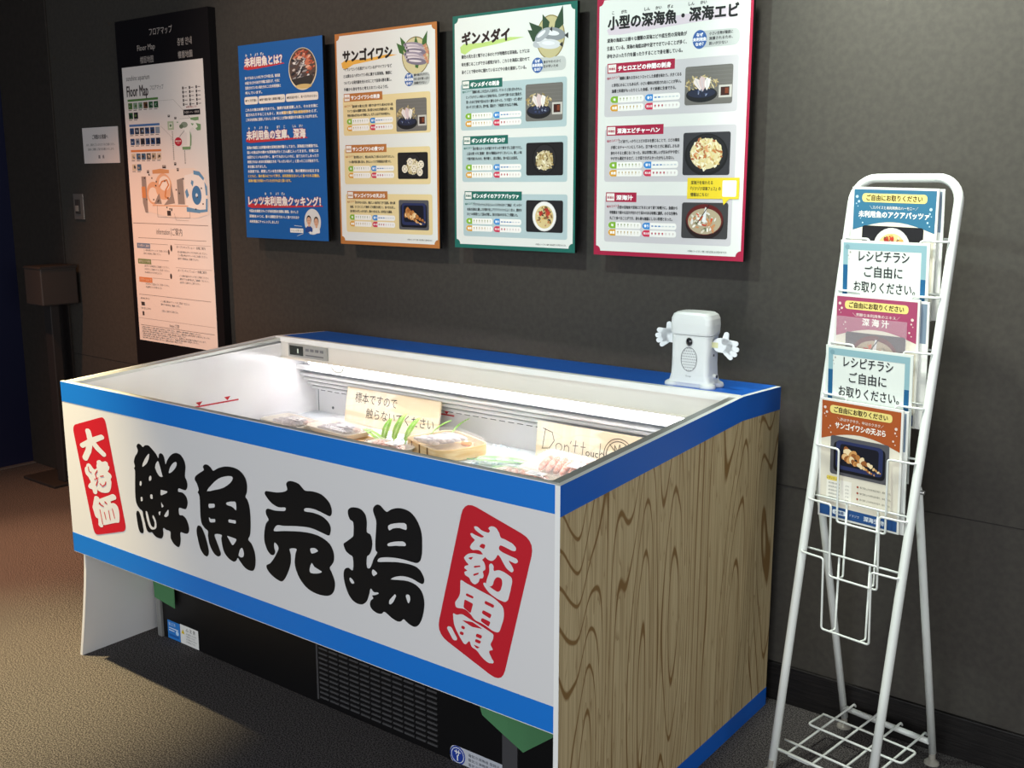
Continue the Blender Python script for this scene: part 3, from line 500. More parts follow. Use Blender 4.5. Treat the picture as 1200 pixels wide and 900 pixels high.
pr.stroke([(124, 44), (121, 52)], 2, IK); pr.stroke([(140, 40), (138, 80)], 2, IK); pr.stroke([(131, 56), (148, 55)], 2, IK)
pr.stroke([(166, 40), (165, 82)], 2, IK); pr.stroke([(158, 56), (174, 55)], 2, IK)
pr.text('ouc', 176, 68, 30, IK, 1); pr.stroke([(224, 36), (223, 84)], 2, IK); pr.stroke([(223, 70), (231, 62), (237, 68), (237, 84)], 2, IK)
pr.stroke(arc(285, 62, 48, 0, 360, 26), 2.2, IK); pr.stroke(arc(285, 62, 40, 0, 360, 26), 2.2, IK)
pr.stroke([(255, 34), (315, 90)], 2.2, IK); pr.stroke([(270, 100), (275, 60), (271, 34), (283, 50), (287, 30), (295, 52), (303, 36), (305, 60), (300, 100)], 2, IK)
pr.build('handwriting', sg)

FOAM = M('#f4ead9', 0.5); FILM = M('#ffffff', 0.08, alpha=0.14, spec=0.6)
FLESH = noise_mat('fish_flesh', '#c98a74', '#f0d6c8', nscale=40, rough=0.35, detail=4); SKIN = noise_mat('fish_skin', '#aaa4aa', '#e2dada', nscale=60, rough=0.3, detail=3)
PINK = noise_mat('pink_fillet', '#d9806a', '#f3c3b0', nscale=70, rough=0.35)
def rr_ring(w, d, r, z, n=5):
    return [(p[0], p[1], z) for p in round_poly([(-w/2, -d/2), (w/2, -d/2), (w/2, d/2), (-w/2, d/2)], r, n)]
def pack(label, x, y, w, d, rz, content, z=DECK, tilt=0.0, tray=FOAM, h=0.022, seed=1):
    rnd = random.Random(seed)
    t = thing('fish_pack', label, 'food pack', fzw(x, y, z+0.001), FZ_RZ+rz, 'fish packs in the freezer')
    t.rotation_euler = (tilt, 0, FZ_RZ+rz)
    tr = MB().loft([rr_ring(w*0.86, d*0.80, 0.02, 0), rr_ring(w, d, 0.022, h), rr_ring(w*1.02, d*1.03, 0.024, h), rr_ring(w*1.02, d*1.03, 0.024, h-0.002), rr_ring(w*0.96, d*0.94, 0.02, h-0.003), rr_ring(w*0.84, d*0.76, 0.02, 0.004)], tray)
    tr.build('tray', t)
    fi = MB()
    if content == 'fish':
        for k in range(4):
            yy = -d*0.27 + k*d*0.18; s = rnd.uniform(0.9, 1.1)
            fi.ell((-0.01+rnd.uniform(-.01, .01), yy, h*0.78), (w*0.30*s, d*0.10, 0.011), SKIN, rot=rnd.uniform(-.15, .15))
            fi.add([(w*0.26, yy, h), (w*0.36, yy-d*0.07, h+0.003), (w*0.34, yy, h+0.002), (w*0.36, yy+d*0.07, h+0.003)], [(0, 1, 2, 3)], SKIN)
        fi.ell((w*0.30, d*0.18, h*0.8), (0.022, 0.012, 0.009), FLESH)
    else:
        for k in range(7):
            xx = -w*0.32 + k*w*0.105
            fi.ell((xx, rnd.uniform(-.004, .004), h*0.8), (w*0.045, d*0.36, 0.012), PINK if content == 'fillet' else FLESH, rot=0.35)
    fi.build('fish', t)
    fm = MB().loft([rr_ring(w*1.025, d*1.035, 0.024, h-0.001), rr_ring(w*0.98, d*0.97, 0.024, h+0.008), rr_ring(w*0.7, d*0.65, 0.02, h+0.012)], FILM)
    fm.build('film', t)
    lb = Print((0.02 if content != 'fillet' else w*0.1, -d*0.36, h+0.0135), U=(1, 0, 0), V=(0, -1, 0)); lb.O = Vector((w*0.06, d*0.10, h+0.0130))
    lb.rect(0, 0, 55, 36, '#f6f4f0', 1)
    for k in range(4): lb.rect(4, 5+k*7, 30+8*(k % 2), 2, '#55555c', 2)
    lb.rect(40, 22, 12, 10, '#33333a', 2)
    lb.build('price_label', t)
    return t
pack('wrapped tray of silver fish nearest the left wall of the freezer', 0.165, 0.715, 0.215, 0.115, -0.12, 'fish', seed=3)
pack('wrapped tray of silver fish below the Japanese notice, on a wooden board', 0.40, 0.715, 0.225, 0.115, -0.12, 'fish', z=DECK+0.010, seed=5)
pack('small wrapped tray in front of the round bamboo basket', 0.665, 0.665, 0.17, 0.085, -0.1, 'flesh', z=DECK, seed=9)
pack('wrapped tray of pink fillets propped against the English notice', 1.265, 0.765, 0.26, 0.14, -0.14, 'fillet', z=DECK+0.012, tilt=0.20, seed=7)
pack('wrapped tray lying in front of the pink fillets at the freezer rim', 1.20, 0.655, 0.21, 0.075, -0.05, 'flesh', seed=11)
WB = grain_mat('cutting_board_wood', '#e9c08f', '#cf9d66', ks=(2, 20, 20), rings=8)
b = MB().box((-0.15, -0.055, 0), (0.15, 0.055, 0.009), WB).build('wooden_board', bevel=0.002)
tag(b, 'thin wooden board lying under the second fish tray', 'board'); b.location = fzw(0.47, 0.70, DECK+0.0005); b.rotation_euler = (0, 0, FZ_RZ-0.12)
# round-cornered bamboo basket with wrapped fish
BAM = noise_mat('bamboo', '#e2bb82', '#f0d6a8', scale=(1, 1, 6), nscale=14, rough=0.5)
bk = thing('bamboo_basket', 'round-cornered bamboo tray of wrapped fish beside the green fern', 'basket', fzw(0.805, 0.775, DECK+0.001), FZ_RZ-0.35)
bw, bdp = 0.235, 0.185
MB().loft([rr_ring(bw*0.96, bdp*0.96, 0.05, 0), rr_ring(bw, bdp, 0.055, 0.004), rr_ring(bw, bdp, 0.055, 0.036), rr_ring(bw*0.97, bdp*0.97, 0.052, 0.038), rr_ring(bw*0.95, bdp*0.94, 0.05, 0.036), rr_ring(bw*0.94, bdp*0.93, 0.05, 0.010)], BAM).build('basket', bk)
for a in (0.0, 0.05, -0.05):
    for sgn in (-1, 1): MB().box((a-0.003, sgn*bdp/2-0.0015, 0.004), (a+0.003, sgn*bdp/2+0.0015, 0.036), M('#7a5228', 0.6)).build('binding', bk)
ff = MB(); rnd = random.Random(4)
for k in range(5):
    ff.ell((-0.03+rnd.uniform(-.01, .01), -0.05+k*0.025, 0.034), (0.06, 0.012, 0.010), SKIN, rot=0.25)
ff.ell((0.07, 0.03, 0.036), (0.022, 0.016, 0.008), M('#e08a3c', 0.4)); ff.ell((0.07, 0.03, 0.041), (0.010, 0.007, 0.006), M('#f2e6d0', 0.4))
ff.build('fish', bk)
MB().loft([rr_ring(bw*1.0, bdp*1.0, 0.055, 0.037), rr_ring(bw*0.95, bdp*0.93, 0.05, 0.050), rr_ring(bw*0.7, bdp*0.65, 0.04, 0.054)], FILM).build('film', bk)
lb = Print((0.0, 0.0, 0.0552), V=(0, -1, 0)); lb.rect(-5, 5, 60, 38, '#f6f4f0', 1)
for k in range(4): lb.rect(0, 10+k*7, 30+8*(k % 2), 2, '#55555c', 2)
lb.build('price_label', bk)
# plastic ferns
FERN = noise_mat('fern_green', '#7cba3c', '#c2e283', nscale=30, rough=0.45); FERN2 = noise_mat('fern_pale', '#8cc080', '#cfe8bd', nscale=30, rough=0.45)
def fern(label, x, y, z, rz, length, rise, n=11, mat=FERN, wide=0.05):
    t = thing('plastic_fern', label, 'leaf', fzw(x, y, z), rz, 'plastic leaves in the freezer')
    def P(u): return Vector((length*u*math.cos(rise*(1-0.35*u)), 0, length*u*math.sin(rise*(1-0.35*u))+0.002))
    MB().tube([P(k/8) for k in range(9)], [0.0022*(1-0.7*k/8) for k in range(9)], mat, n=6).build('stem', t)
    lf = MB()
    for k in range(n):
        u = 0.12+0.86*k/(n-1); p = P(u); ln_ = wide*math.sin(math.pi*(0.18+0.80*u))+0.006
        d = (P(min(1, u+0.05))-P(u-0.05)).normalized()
        for sgn in (-1, 1):
            o = Vector((d.x*0.55, sgn*0.85, d.z*0.55+0.12)).normalized(); q = p+o*ln_
            mid = p+o*ln_*0.5; w = d*0.0055
            lf.add([p, mid-w+Vector((0, 0, 0.002)), q, mid+w+Vector((0, 0, 0.002))], [(0, 1, 2, 3)], mat)
    lf.build('leaflets', t)
    return t
fern('upright green plastic frond directly behind the small tray, leftmost of the row', 0.575, 0.735, DECK, 1.9, 0.085, 1.30, n=15, wide=0.011)
fern('upright green plastic frond, second in the row before the notice', 0.605, 0.75, DECK, 1.7, 0.105, 1.35, n=17, wide=0.013)
fern('upright green plastic frond, third in the row, nearest the bamboo basket', 0.645, 0.76, DECK, 1.5, 0.10, 1.30, n=17, wide=0.013)
fern('tall green plastic frond leaning right above the bamboo basket', 0.69, 0.80, DECK, 0.6, 0.115, 1.12, n=17, wide=0.012)
fern('green plastic frond bending left over the wooden board', 0.60, 0.72, DECK, 3.0, 0.11, 0.45, n=17, wide=0.018)
fern('green plastic frond rising behind the basket near the red mark', 0.735, 0.86, DECK, 0.9, 0.10, 1.25, n=11, wide=0.009)
fern('pale green plastic fern lying flat right of the basket', 0.92, 0.735, DECK+0.004, 0.35, 0.20, 0.03, n=21, mat=FERN2, wide=0.05)
fern('pale green plastic fern lying flat near the pink fillets', 1.02, 0.69, DECK+0.004, 0.05, 0.17, 0.03, n=19, mat=FERN2, wide=0.045)
ice = MB(); rnd = random.Random(8); ICE = M('#e4eef8', 0.12, spec=0.6)
for k in range(900):
    x, y = rnd.uniform(0.5, 1.7), rnd.uniform(0.45, 0.93); s = rnd.uniform(0.003, 0.009); a = rnd.uniform(0, 6.28)
    V = []
    for c in ((-1, -1, 0), (1, -1, 0), (1, 1, 0), (-1, 1, 0)):
        V.append((x+s*(c[0]*math.cos(a)-c[1]*math.sin(a)), y+s*(c[0]*math.sin(a)+c[1]*math.cos(a)), DECK))
    V.append((x+rnd.uniform(-s, s)*.6, y+rnd.uniform(-s, s)*.6, DECK+s*1.1))
    ice.add(V, [(0, 1, 4), (1, 2, 4), (2, 3, 4), (3, 0, 4)], ICE)
io = ice.build('crushed_ice'); io.location = FZ_LOC; io.rotation_euler = (0, 0, FZ_RZ)
tag(io, 'glittering clear plastic ice scattered on the freezer deck', 'ice', kind='stuff')

# ---------------------------------------------------------------- little white speaker on the freezer's back shelf
SPW = M('#dfe2e2', 0.35, spec=0.45); 
sk = thing('speaker_box', 'small white plastic box speaker with cut-out hands on the blue freezer shelf', 'speaker', fzw(1.588, 0.872, 0.9205), FZ_RZ+0.02)
def sring(w, d, r, z, y=0.0): return [(p[0], p[1]+y, z) for p in round_poly([(-w/2, -d/2), (w/2, -d/2), (w/2, d/2), (-w/2, d/2)], r, 5)]
SPROF = [(0.124, 0.076, 0.012), (0.117, 0.072, 0.018), (0.110, 0.069, 0.032), (0.107, 0.068, 0.06), (0.107, 0.068, 0.128), (0.109, 0.068, 0.136)]
MB().loft([sring(w, d, 0.014, z) for w, d, z in SPROF], SPW).build('body', sk)
HEAD = [(0.113, 0.071, 0.1375), (0.117, 0.073, 0.143), (0.118, 0.074, 0.165), (0.115, 0.073, 0.180), (0.106, 0.070, 0.190), (0.088, 0.064, 0.1955), (0.06, 0.05, 0.197)]
MB().loft([sring(w, d, 0.018, z) for w, d, z in HEAD], SPW).build('lid', sk)
bs = MB()
for sx_ in (-1, 1):
    for sy_ in (-1, 1):
        c = (sx_*0.050, sy_*0.025)
        bs.loft([[(c[0]+r*math.cos(6.2832*k/18), c[1]+r*0.9*math.sin(6.2832*k/18), z) for k in range(18)] for r, z in ((0.021, 0.0), (0.022, 0.004), (0.020, 0.010), (0.013, 0.014))], SPW)
bs.loft([sring(0.116, 0.070, 0.014, 0.001), sring(0.116, 0.070, 0.014, 0.013)], SPW)
bs.build('foot', sk)
gl = MB(); GD = M('#7e8084', 0.5)
for r in range(9):
    z = 0.074 + (r-4)*0.0072
    for q in range(9):
        x = (q-4)*0.0050 + (0.0025 if r % 2 else 0)
        if (x/0.022)**2 + ((z-0.074)/0.031)**2 < 1:
            gl.add([(x+0.0013*math.cos(6.2832*k/6), -0.0349, z+0.0017*math.sin(6.2832*k/6)) for k in range(6)], [tuple(range(6))], GD)
rim = [(0.0225*math.cos(6.2832*k/32), -0.0348, 0.074+0.0315*math.sin(6.2832*k/32)) for k in range(32)]
gl.tube(rim, 0.0008, GD, n=5, closed=True)
gl.build('speaker_grille', sk)
sn = MB().ell((0.0, -0.0345, 0.120), (0.009, 0.005, 0.011), M('#15161a', 0.12, spec=0.6), n=20, m=12)
sn.tube([(0.0095*math.cos(6.2832*k/24), -0.0350, 0.120+0.0115*math.sin(6.2832*k/24)) for k in range(24)], 0.0010, M('#b9bbbd', 0.4), n=6, closed=True)
sn.build('sensor', sk)
mark = Print((0.0, -0.0356, 0.0300)); mark.text('Group', 0, 0, 6, '#7b7d80', 1, align='C'); mark.build('maker_name', sk)
kn = MB().tube([(0.050, 0.0, 0.030), (0.063, 0.0, 0.030)], 0.006, M('#c9cccc', 0.3), n=12)
kn.tube([(0.063, 0.0, 0.030), (0.066, 0.0, 0.030)], 0.004, M('#30333a', 0.4), n=10)
kn.build('knob', sk)
MB().box((0.0533, -0.004, 0.082), (0.0540, 0.004, 0.088), M('#55585c', 0.5)).build('socket', sk)
def hand(side):
    """thick card cut-out: palm, four fingers and a thumb; side = -1 left in the photo, +1 right"""
    segs = [((0.010, 0.003), (0.026, 0.004), 0.0165, 0.0165),
            ((0.022, 0.014), (0.023, 0.030), 0.0085, 0.0062),
            ((0.032, 0.012), (0.049, 0.014), 0.0072, 0.0058), ((0.034, 0.004), (0.053, 0.001), 0.0072, 0.0058),
            ((0.033, -0.004), (0.050, -0.011), 0.0072, 0.0058), ((0.028, -0.010), (0.041, -0.020), 0.0068, 0.0056)]
    mb = MB(); HM = M('#e9ecf0', 0.5)
    for a, b_, r0, r1 in segs:
        d = Vector((b_[0]-a[0], b_[1]-a[1])); ang = math.degrees(math.atan2(d.y, d.x))
        out = arc(a[0], a[1], r0, ang+90, ang+270, 8) + arc(b_[0], b_[1], r1, ang-90, ang+90, 8)
        mb.prism([(side*p[0], p[1]) for p in out], 1, -0.0015, 0.0015, HM)
    return mb
HL = hand(-1).build('hand', sk); HL.location = (-0.050, -0.004, 0.124); HL.scale = (1.12, 1, 1.12)
HR = hand(1).build('hand', sk); HR.location = (0.062, -0.010, 0.113); HR.scale = (1.12, 1, 1.12); HR.rotation_euler = (0, 0.12, 0)
MB().box((0.050, -0.012, 0.107), (0.070, -0.0075, 0.121), M('#d9d8a8', 0.6)).build('hand_bracket', sk)
MB().box((-0.064, -0.0045, 0.118), (-0.050, -0.001, 0.130), M('#d9d8a8', 0.6)).build('hand_bracket', sk)

# ---------------------------------------------------------------- boards on the wall
PAPER = '#e4e6e2'
def board(name, label, cat, x0, x1, z0, z1, group, yf=-0.02, th=0.012, side='#131213'):
    w, h = x1-x0, z1-z0
    mb = MB().box((-w/2, 0, 0), (w/2, th, h), M(side, 0.5))
    mb.box((-w*0.3, th, h*0.2), (w*0.3, 0.035-yf+0.0003, h*0.8), M('#131213', 0.7))      # stand-off block
    o = mb.build(name); o.location = ((x0+x1)/2, yf, z0)
    tag(o, label, cat, group)
    return o, Print((-w/2, 0.0, h)), w*1000, h*1000

def dish(pr, x, y, w, h, kind, seed):
    """a printed food photograph, built from flat shapes inside its frame"""
    rnd = random.Random(seed); cx, cy = x+w/2, y+h/2; s = min(w, h)
    def blobs(n, px, py, rx, ry, cols, r0, r1, l=4, el=0.6):
        for k in range(n):
            a = rnd.uniform(0, 6.28); q = math.sqrt(rnd.random())
            r = rnd.uniform(r0, r1)*s
            bx, by = px+rx*q*math.cos(a), py+ry*q*math.sin(a)
            bx = min(max(bx, x+r), x+w-r); by = min(max(by, y+r), y+h-r)
            pr.ell(bx, by, r, r*rnd.uniform(el*0.7, el), rnd.choice(cols), l+(k % 5)*0.25, 9, rnd.uniform(0, 3))
    def bowl_cut(px, py, rx, ry, c, l):
        pts = [(min(max(px+rx*math.cos(6.2832*k/28), x), x+w), min(max(py+ry*math.sin(6.2832*k/28), y), y+h)) for k in range(28)]
        pr.poly(pts, c, l)
    bg = {'sashimi': '#6f6c68', 'simmer': '#17161a', 'lotus': '#1c1b1c', 'tempura': '#56565c', 'white': '#1b1a1e', 'rice': '#333338', 'soup': '#3b3a3c'}[kind]
    pr.rrect(x, y, w, h, 7, bg, 2)
    if kind == 'sashimi':
        for k in range(9): pr.rect(x+3, y+5+k*(h-10)/9, w-6, 1.2, '#7b7874', 2.3)
        bowl_cut(x+w*0.36, y+h*0.74, w*0.33, h*0.20, '#17181c', 3)
        blobs(80, x+w*0.36, y+h*0.46, w*0.33, h*0.20, ['#bfa878', '#a98f5c', '#d8c79a', '#8d7a4c', '#cdb987'], 0.03, 0.08, 3.2, 0.35)
        bowl_cut(x+w*0.36, y+h*0.70, w*0.29, h*0.12, '#23293f', 4.6)
        blobs(10, x+w*0.36, y+h*0.70, w*0.2, h*0.07, ['#3e4a74', '#2b3458', '#8b93ac'], 0.02, 0.05, 4.8, 0.5)
        fl = ['#e9dcd8', '#d8bfc0', '#f1eae6', '#c9c6cc'] if seed % 3 else ['#eceef0', '#c9ced4', '#9ca4b0']
        for k, (px, py, ax, ay) in enumerate(((0.22, 0.30, 0.06, 0.34), (0.34, 0.26, 0.00, 0.40), (0.46, 0.30, -0.04, 0.34))):
            q = [(px, py), (px+0.09, py+0.06), (px+0.10+ax, py+ay*0.7), (px+0.05+ax, py+ay), (px-0.02+ax*.5, py+ay*0.6), (px-0.04, py+0.12)]
            pr.poly([(x+w*u, y+h*v) for u, v in q], fl[k % len(fl)], 5.2+k*.1)
            pr.line(x+w*(px+.01), y+h*(py+.05), x+w*(px+.05+ax*.8), y+h*(py+ay*.8), 1.6, fl[-1], 5.6)
        pr.rect(x+w*0.72, y+h*0.52, w*0.27, h*0.32, '#c9c5be', 3); pr.rect(x+w*0.76, y+h*0.57, w*0.18, h*0.22, '#3a1610', 3.5); pr.rect(x+w*0.85, y+h*0.60, w*0.07, h*0.14, '#7a3a20', 4)
    elif kind in ('simmer', 'lotus'):
        bowl_cut(cx, cy, s*0.47, s*0.47, '#050506', 3); bowl_cut(cx, cy, s*0.43, s*0.43, '#232226', 3.3)
        pr.ell(cx, cy+s*0.04, s*0.33, s*0.29, '#cbbd92', 3.7, 30)
        blobs(90, cx, cy+s*0.04, s*0.33, s*0.30, ['#e9dfc2', '#cdbb8c', '#f3ecd8', '#a88d58', '#7c6440', '#d8cba4'], 0.03, 0.08, 4, 0.5)
        if kind == 'lotus':
            for px, py in ((0.24, 0.62), (0.78, 0.46), (0.74, 0.74), (0.42, 0.36), (0.55, 0.60)):
                pr.ell(x+w*px, y+h*py, s*0.15, s*0.15, '#eee4cf', 5.6); 
                for q in range(6): pr.ell(x+w*px+s*0.08*math.cos(q*1.047), y+h*py+s*0.08*math.sin(q*1.047), s*0.02, s*0.02, '#4a3524', 5.9, 8)
    elif kind == 'tempura':
        pr.rrect(x+w*0.06, y+h*0.14, w*0.88, h*0.78, 12, '#0c0d16', 3); pr.rrect(x+w*0.10, y+h*0.10, w*0.80, h*0.74, 12, '#27305a', 3.3); pr.rrect(x+w*0.17, y+h*0.18, w*0.66, h*0.56, 8, '#0d0f1e', 3.6)
        for (ax, ay, bx, by, tw) in ((0.28, 0.34, 0.86, 0.74, 0.13), (0.24, 0.48, 0.76, 0.82, 0.12)):
            for k in range(16):
                u = k/15; r = tw*s*(1-0.75*u)*rnd.uniform(0.8, 1.15)
                pr.ell(x+w*(ax+(bx-ax)*u)+rnd.uniform(-2, 2), y+h*(ay+(by-ay)*u)+rnd.uniform(-2, 2), r, r*0.7, rnd.choice(['#d29a5c', '#b87a3e', '#e6c08a', '#9a5c2c', '#f0d9ae']), 4+0.1*k, 9, rnd.uniform(0, 3))
    elif kind == 'white':
        bowl_cut(cx, cy, s*0.47, s*0.47, '#cfcdca', 3); bowl_cut(cx, cy, s*0.45, s*0.45, '#eeecea', 3.3); bowl_cut(cx, cy+s*0.02, s*0.36, s*0.36, '#d8c48c', 3.6)
        blobs(70, cx, cy, s*0.30, s*0.29, ['#8a6c42', '#5d4a34', '#c9b48a', '#3b3430', '#b04a34', '#e4d7b8', '#d8a85c'], 0.03, 0.08, 4, 0.55)
        blobs(7, cx, cy-s*0.12, s*0.2, s*0.1, ['#c23a2c', '#a82c22'], 0.05, 0.08, 5.6, 0.8)
    elif kind == 'rice':
        bowl_cut(cx, cy+s*0.02, w*0.46, s*0.49, '#0f0f12', 3); bowl_cut(cx, cy, w*0.42, s*0.44, '#1d1d21', 3.3)
        pr.ell(cx, cy, w*0.34, s*0.36, '#e2d3a2', 3.7, 30)
        blobs(150, cx, cy, w*0.34, s*0.37, ['#efe2b4', '#e2cd8c', '#f7f0d6', '#c9a664', '#f2e8c8', '#b0683c'], 0.025, 0.06, 4, 0.6)
        blobs(9, cx, cy-s*0.1, w*0.3, s*0.25, ['#c8743c', '#e0a070'], 0.05, 0.07, 5.6, 0.4)
    elif kind == 'soup':
        bowl_cut(cx, cy+s*0.04, s*0.60, s*0.48, '#1c0c0c', 3); bowl_cut(cx, cy-s*0.03, s*0.58, s*0.43, '#5e1512', 3.3); bowl_cut(cx, cy+s*0.02, s*0.52, s*0.36, '#b3a488', 3.6)
        blobs(40, cx, cy+s*0.04, s*0.42, s*0.28, ['#d9d2c2', '#efeae0', '#8f8468', '#c98a5c', '#6e7450', '#e2e0dc'], 0.04, 0.10, 4, 0.5)
        blobs(8, cx-s*0.05, cy-s*0.03, s*0.3, s*0.2, ['#d9552c', '#c23f20'], 0.04, 0.08, 5.6, 0.4)
        pr.poly([(cx+2, y+h*0.12), (cx+6, y+h*0.14), (cx+4, cy+6), (cx-8, cy+2)], '#e8e8ea', 5.8)
        pr.line(cx-22, cy+8, cx+14, y+5, 2.4, '#241a16', 6)

TXT = '#2a2a2c'
def ratings(pr, y1, y2, counts):
    for row, y in enumerate((y1, y2)):
        for c, (x, tc, word) in enumerate(((50, '#82b52c' if row == 0 else '#dba02a', '味' if row == 0 else '食感'), (164, '#2a86d2' if row == 0 else '#cf2c50', '香り' if row == 0 else '見た目'))):
            pr.rrect(x, y-9, 110, 18, 9, '#f4f2ee', 3)
            pr.poly([p for p in arc(x+9, y, 9, 90, 270, 6)] + [(x+25, y-9), (x+25, y+9)], tc, 4)
            pr.text(word, x+14, y, 8.5 if len(word) < 3 else 6.5, '#ffffff', 5, align='C', bold=0.04)
            for k in range(7):
                on = k < counts[row*2+c]
                col = (('#7f8f4c', '#c6c4b4'), ('#2a70b4', '#c9cfd6'), ('#b39446', '#d4cdbc'), ('#b02244', '#d8cccc'))[(0, 1)[c] if row == 0 else (2, 3)[c]][0 if on else 1]
                px = x+33+k*11.2
                if c == 0: pr.ell(px, y-2.2, 1.9, 2.6, col, 4, 8); pr.rect(px-0.6, y, 1.2, 4.5, col, 4)
                elif row == 0: pr.ell(px, y, 3.6, 1.9, col, 4, 10); pr.poly([(px+3, y), (px+5, y-2), (px+5, y+2)], col, 4)
                else: pr.ell(px, y-1, 2.6, 2.8, col, 4, 8); pr.poly([(px-2, y), (px+2, y), (px, y+4.5)], col, 4)

def recipe(parent, frame, x, y, w, h, boxc, tagc, tx, ty, tw, title, photo, kind, lines, ly, rat, counts, seed, note):
    pr = Print(frame.O, frame.U, frame.V)
    pr.rrect(x, y, w, h, 9, boxc, 3)
    pr.rect(tx, ty, tw, 27, tagc, 3.5); pr.rect(tx+3, ty+3, 26, 21, '#f3f1ec', 4); pr.text('料理名', tx+16, ty+15, 7.5, tagc, 5, align='C', bold=0.04); pr.text('りょうりめい', tx+16, ty+7.5, 3.2, tagc, 5, align='C')
    pr.text(title, tx+36, ty+15, 15, '#ffffff', 4.5, width=tw-48, bold=0.045)
    pr.text(note, x+8, ly[0]-1, 8, tagc, 4, width=42, rot=-0.10, bold=0.03)
    for k, (t_, yy) in enumerate(zip(lines, ly)):
        x0 = 80 if k == 0 else 54
        last = k == len(lines)-1
        pr.text(t_, x0, yy, 10, TXT, 4, width=(276-x0)*(0.93 if last else 1.0), bold=.03)
    ratings(pr, rat[0], rat[1], counts)
    po = pr.build('recipe_panel', parent)
    ph = Print(frame.O + frame.N*0.0005, frame.U, frame.V); dish(ph, *photo, kind, seed)
    ph.build('dish_photo', po)
    return po

def notched(w, h, m, mb_, r):
    """inner sheet with concave quarter-round corners"""
    pts = []
    for cx, cy, a0 in ((m, m, 90), (w-m, m, 180), (w-m, h-mb_, 270), (m, h-mb_, 0)):
        a = arc(cx, cy, r, a0, a0-90, 6); pts += a
    return pts
def furi(pr, items, y, c, size=9, l=5):
    for x, s in items: pr.text(s, x, y, size, c, l, align='C', bold=0.03)
def nazo(pr, cx, cy, rx, ry, lines, px, pw, py, ph):
    pr.rrect(px-22, py, pw+22, ph, ph*0.48, '#c2c6c4', 3); pr.ell(cx, cy, rx, ry, '#3a63a6', 4)
    for k, s in enumerate(('なぜ', '未利用魚', 'なの？')): pr.text(s, cx, cy-12+12*k, 10, '#ffffff', 5, align='C', bold=0.04)
    n = len(lines)
    for k, s in enumerate(lines): pr.text(s, px+14, py+ph/2+(k-(n-1)/2)*12.5, 9, TXT, 4, width=min(68, len(s)*9), bold=.025)
def bamboo_leaf(pr, pts, c, l): pr.poly(pts, c, l)

def poster_frame(name, label, x0, x1, z0, z1, bc, mb_=12, m=8):
    o, pr, w, h = board(name, label, 'poster', x0, x1, z0, z1, 'recipe boards on the wall')
    pr.rect(0, 0, w, h, bc, 1); pr.poly(notched(w, h, m, mb_, 15), PAPER, 2)
    return o, pr, w, h

# --- crimson board: small deep-sea fish and shrimp
CR = '#a81a40'
o, pr, w, h = poster_frame('recipe_poster', 'crimson-edged recipe board on the wall with a yellow speech bubble', 0.369, 0.848, 1.239, 1.956, CR)
pr.poly([(34, 88), (60, 78), (430, 62), (436, 88), (300, 92), (80, 104), (40, 102)], '#d9cbd6', 3)
pr.text('小型の深海魚・深海エビ', 38, 72, 38, '#141416', 4, width=400, bold=0.045)
furi(pr, ((54, 'こ'), (90, 'がた'), (164, 'しん'), (200, 'かい'), (236, 'ぎょ'), (300, 'しん'), (336, 'かい')), 44, '#202022', 10)
for k, s in enumerate(('深海の海底には様々な種類の深海エビや底生性の深海魚が', '生息している。深海の海底は砂や泥でできていることが多く、', '砂をかぶったり穴を掘ったりすることで身を隠している。')):
    pr.text(s, 36, 118+21*k, 12, TXT, 3, width=(253, 253, 241)[k], bold=.03)
nazo(pr, 328, 137, 21, 24, ('小さい生物が極度に', '漁獲されるため、', '扱いが少ない'), 342, 102, 116, 42)
pr.build('printed_sheet', o)
BX = '#cac7cb'
recipe(o, pr, 30, 183, 414, 143, BX, CR, 38, 180, 217, 'チヒロエビの仲間の刺身', (288, 205, 141, 100), 'sashimi', ('繊細に優れる甘みとトロッとした食感を味わう。大きくなる', 'と寿司にのることもあるが、小さい個体は利用されないことが多い。', '漁獲と料理がもったりとした食感、すぐ新鮮に生食できる。'), (222, 240, 256), (279, 302), (3, 2, 6, 3), 4, '味のコメント')
recipe(o, pr, 33, 359, 412, 148, BX, CR, 39, 351, 186, '深海エビチャーハン', (288, 377, 141, 113), 'rice', ('エビ油でしっかりとエビの甘みを感じることで、エビの風味', 'が感じるチャーハンにしてみた。豆で食べたときに香ばしさもほ', '食をそそると感じなくなった。体は非常に美しいが甘みがやや控く', 'やげきも満足するなど、とき茹できがよかったかもしれない。'), (395, 411, 427, 442), (461, 483), (6, 3, 6, 4), 5, '味のコメント')
recipe(o, pr, 36, 545, 405, 133, BX, CR, 40, 537, 103, '深海汁', (290, 563, 140, 97), 'soup', ('小型の深海魚や深海エビをまとめて煮て味噌汁に。魚頭から', '甲殻類まで様々な出汁が合わさり深みのある味噌に濃厚。小さな生物も', '丸ごと食べることができ、身も骨も無駄にしない料理となった。'), (579, 594, 610), (630, 651), (4, 3, 5, 4), 6, '味のコメント')
pb = Print(pr.O + pr.N*0.0018, pr.U, pr.V)
pb.poly([(305, 497), (460, 497), (460, 553), (432, 553), (416, 569), (412, 553), (305, 553)], '#ecd12c', 1); pb.rrect(411, 504, 41, 43, 4, '#f6f4ea', 2)
for k, s in enumerate(('深海汁を味わえる', '『ゾクゾク深海フェス』の', '情報はこちら！')): pb.text(s, 316, 510+16*k, 11, '#33301c', 2, width=(66, 90, 54)[k], bold=0.02)
pb.text('※写真はイメージです。価格・内容は変更になる場合があります。', 312, 695, 6, TXT, 1, width=120)
pb.build('speech_bubble', o)

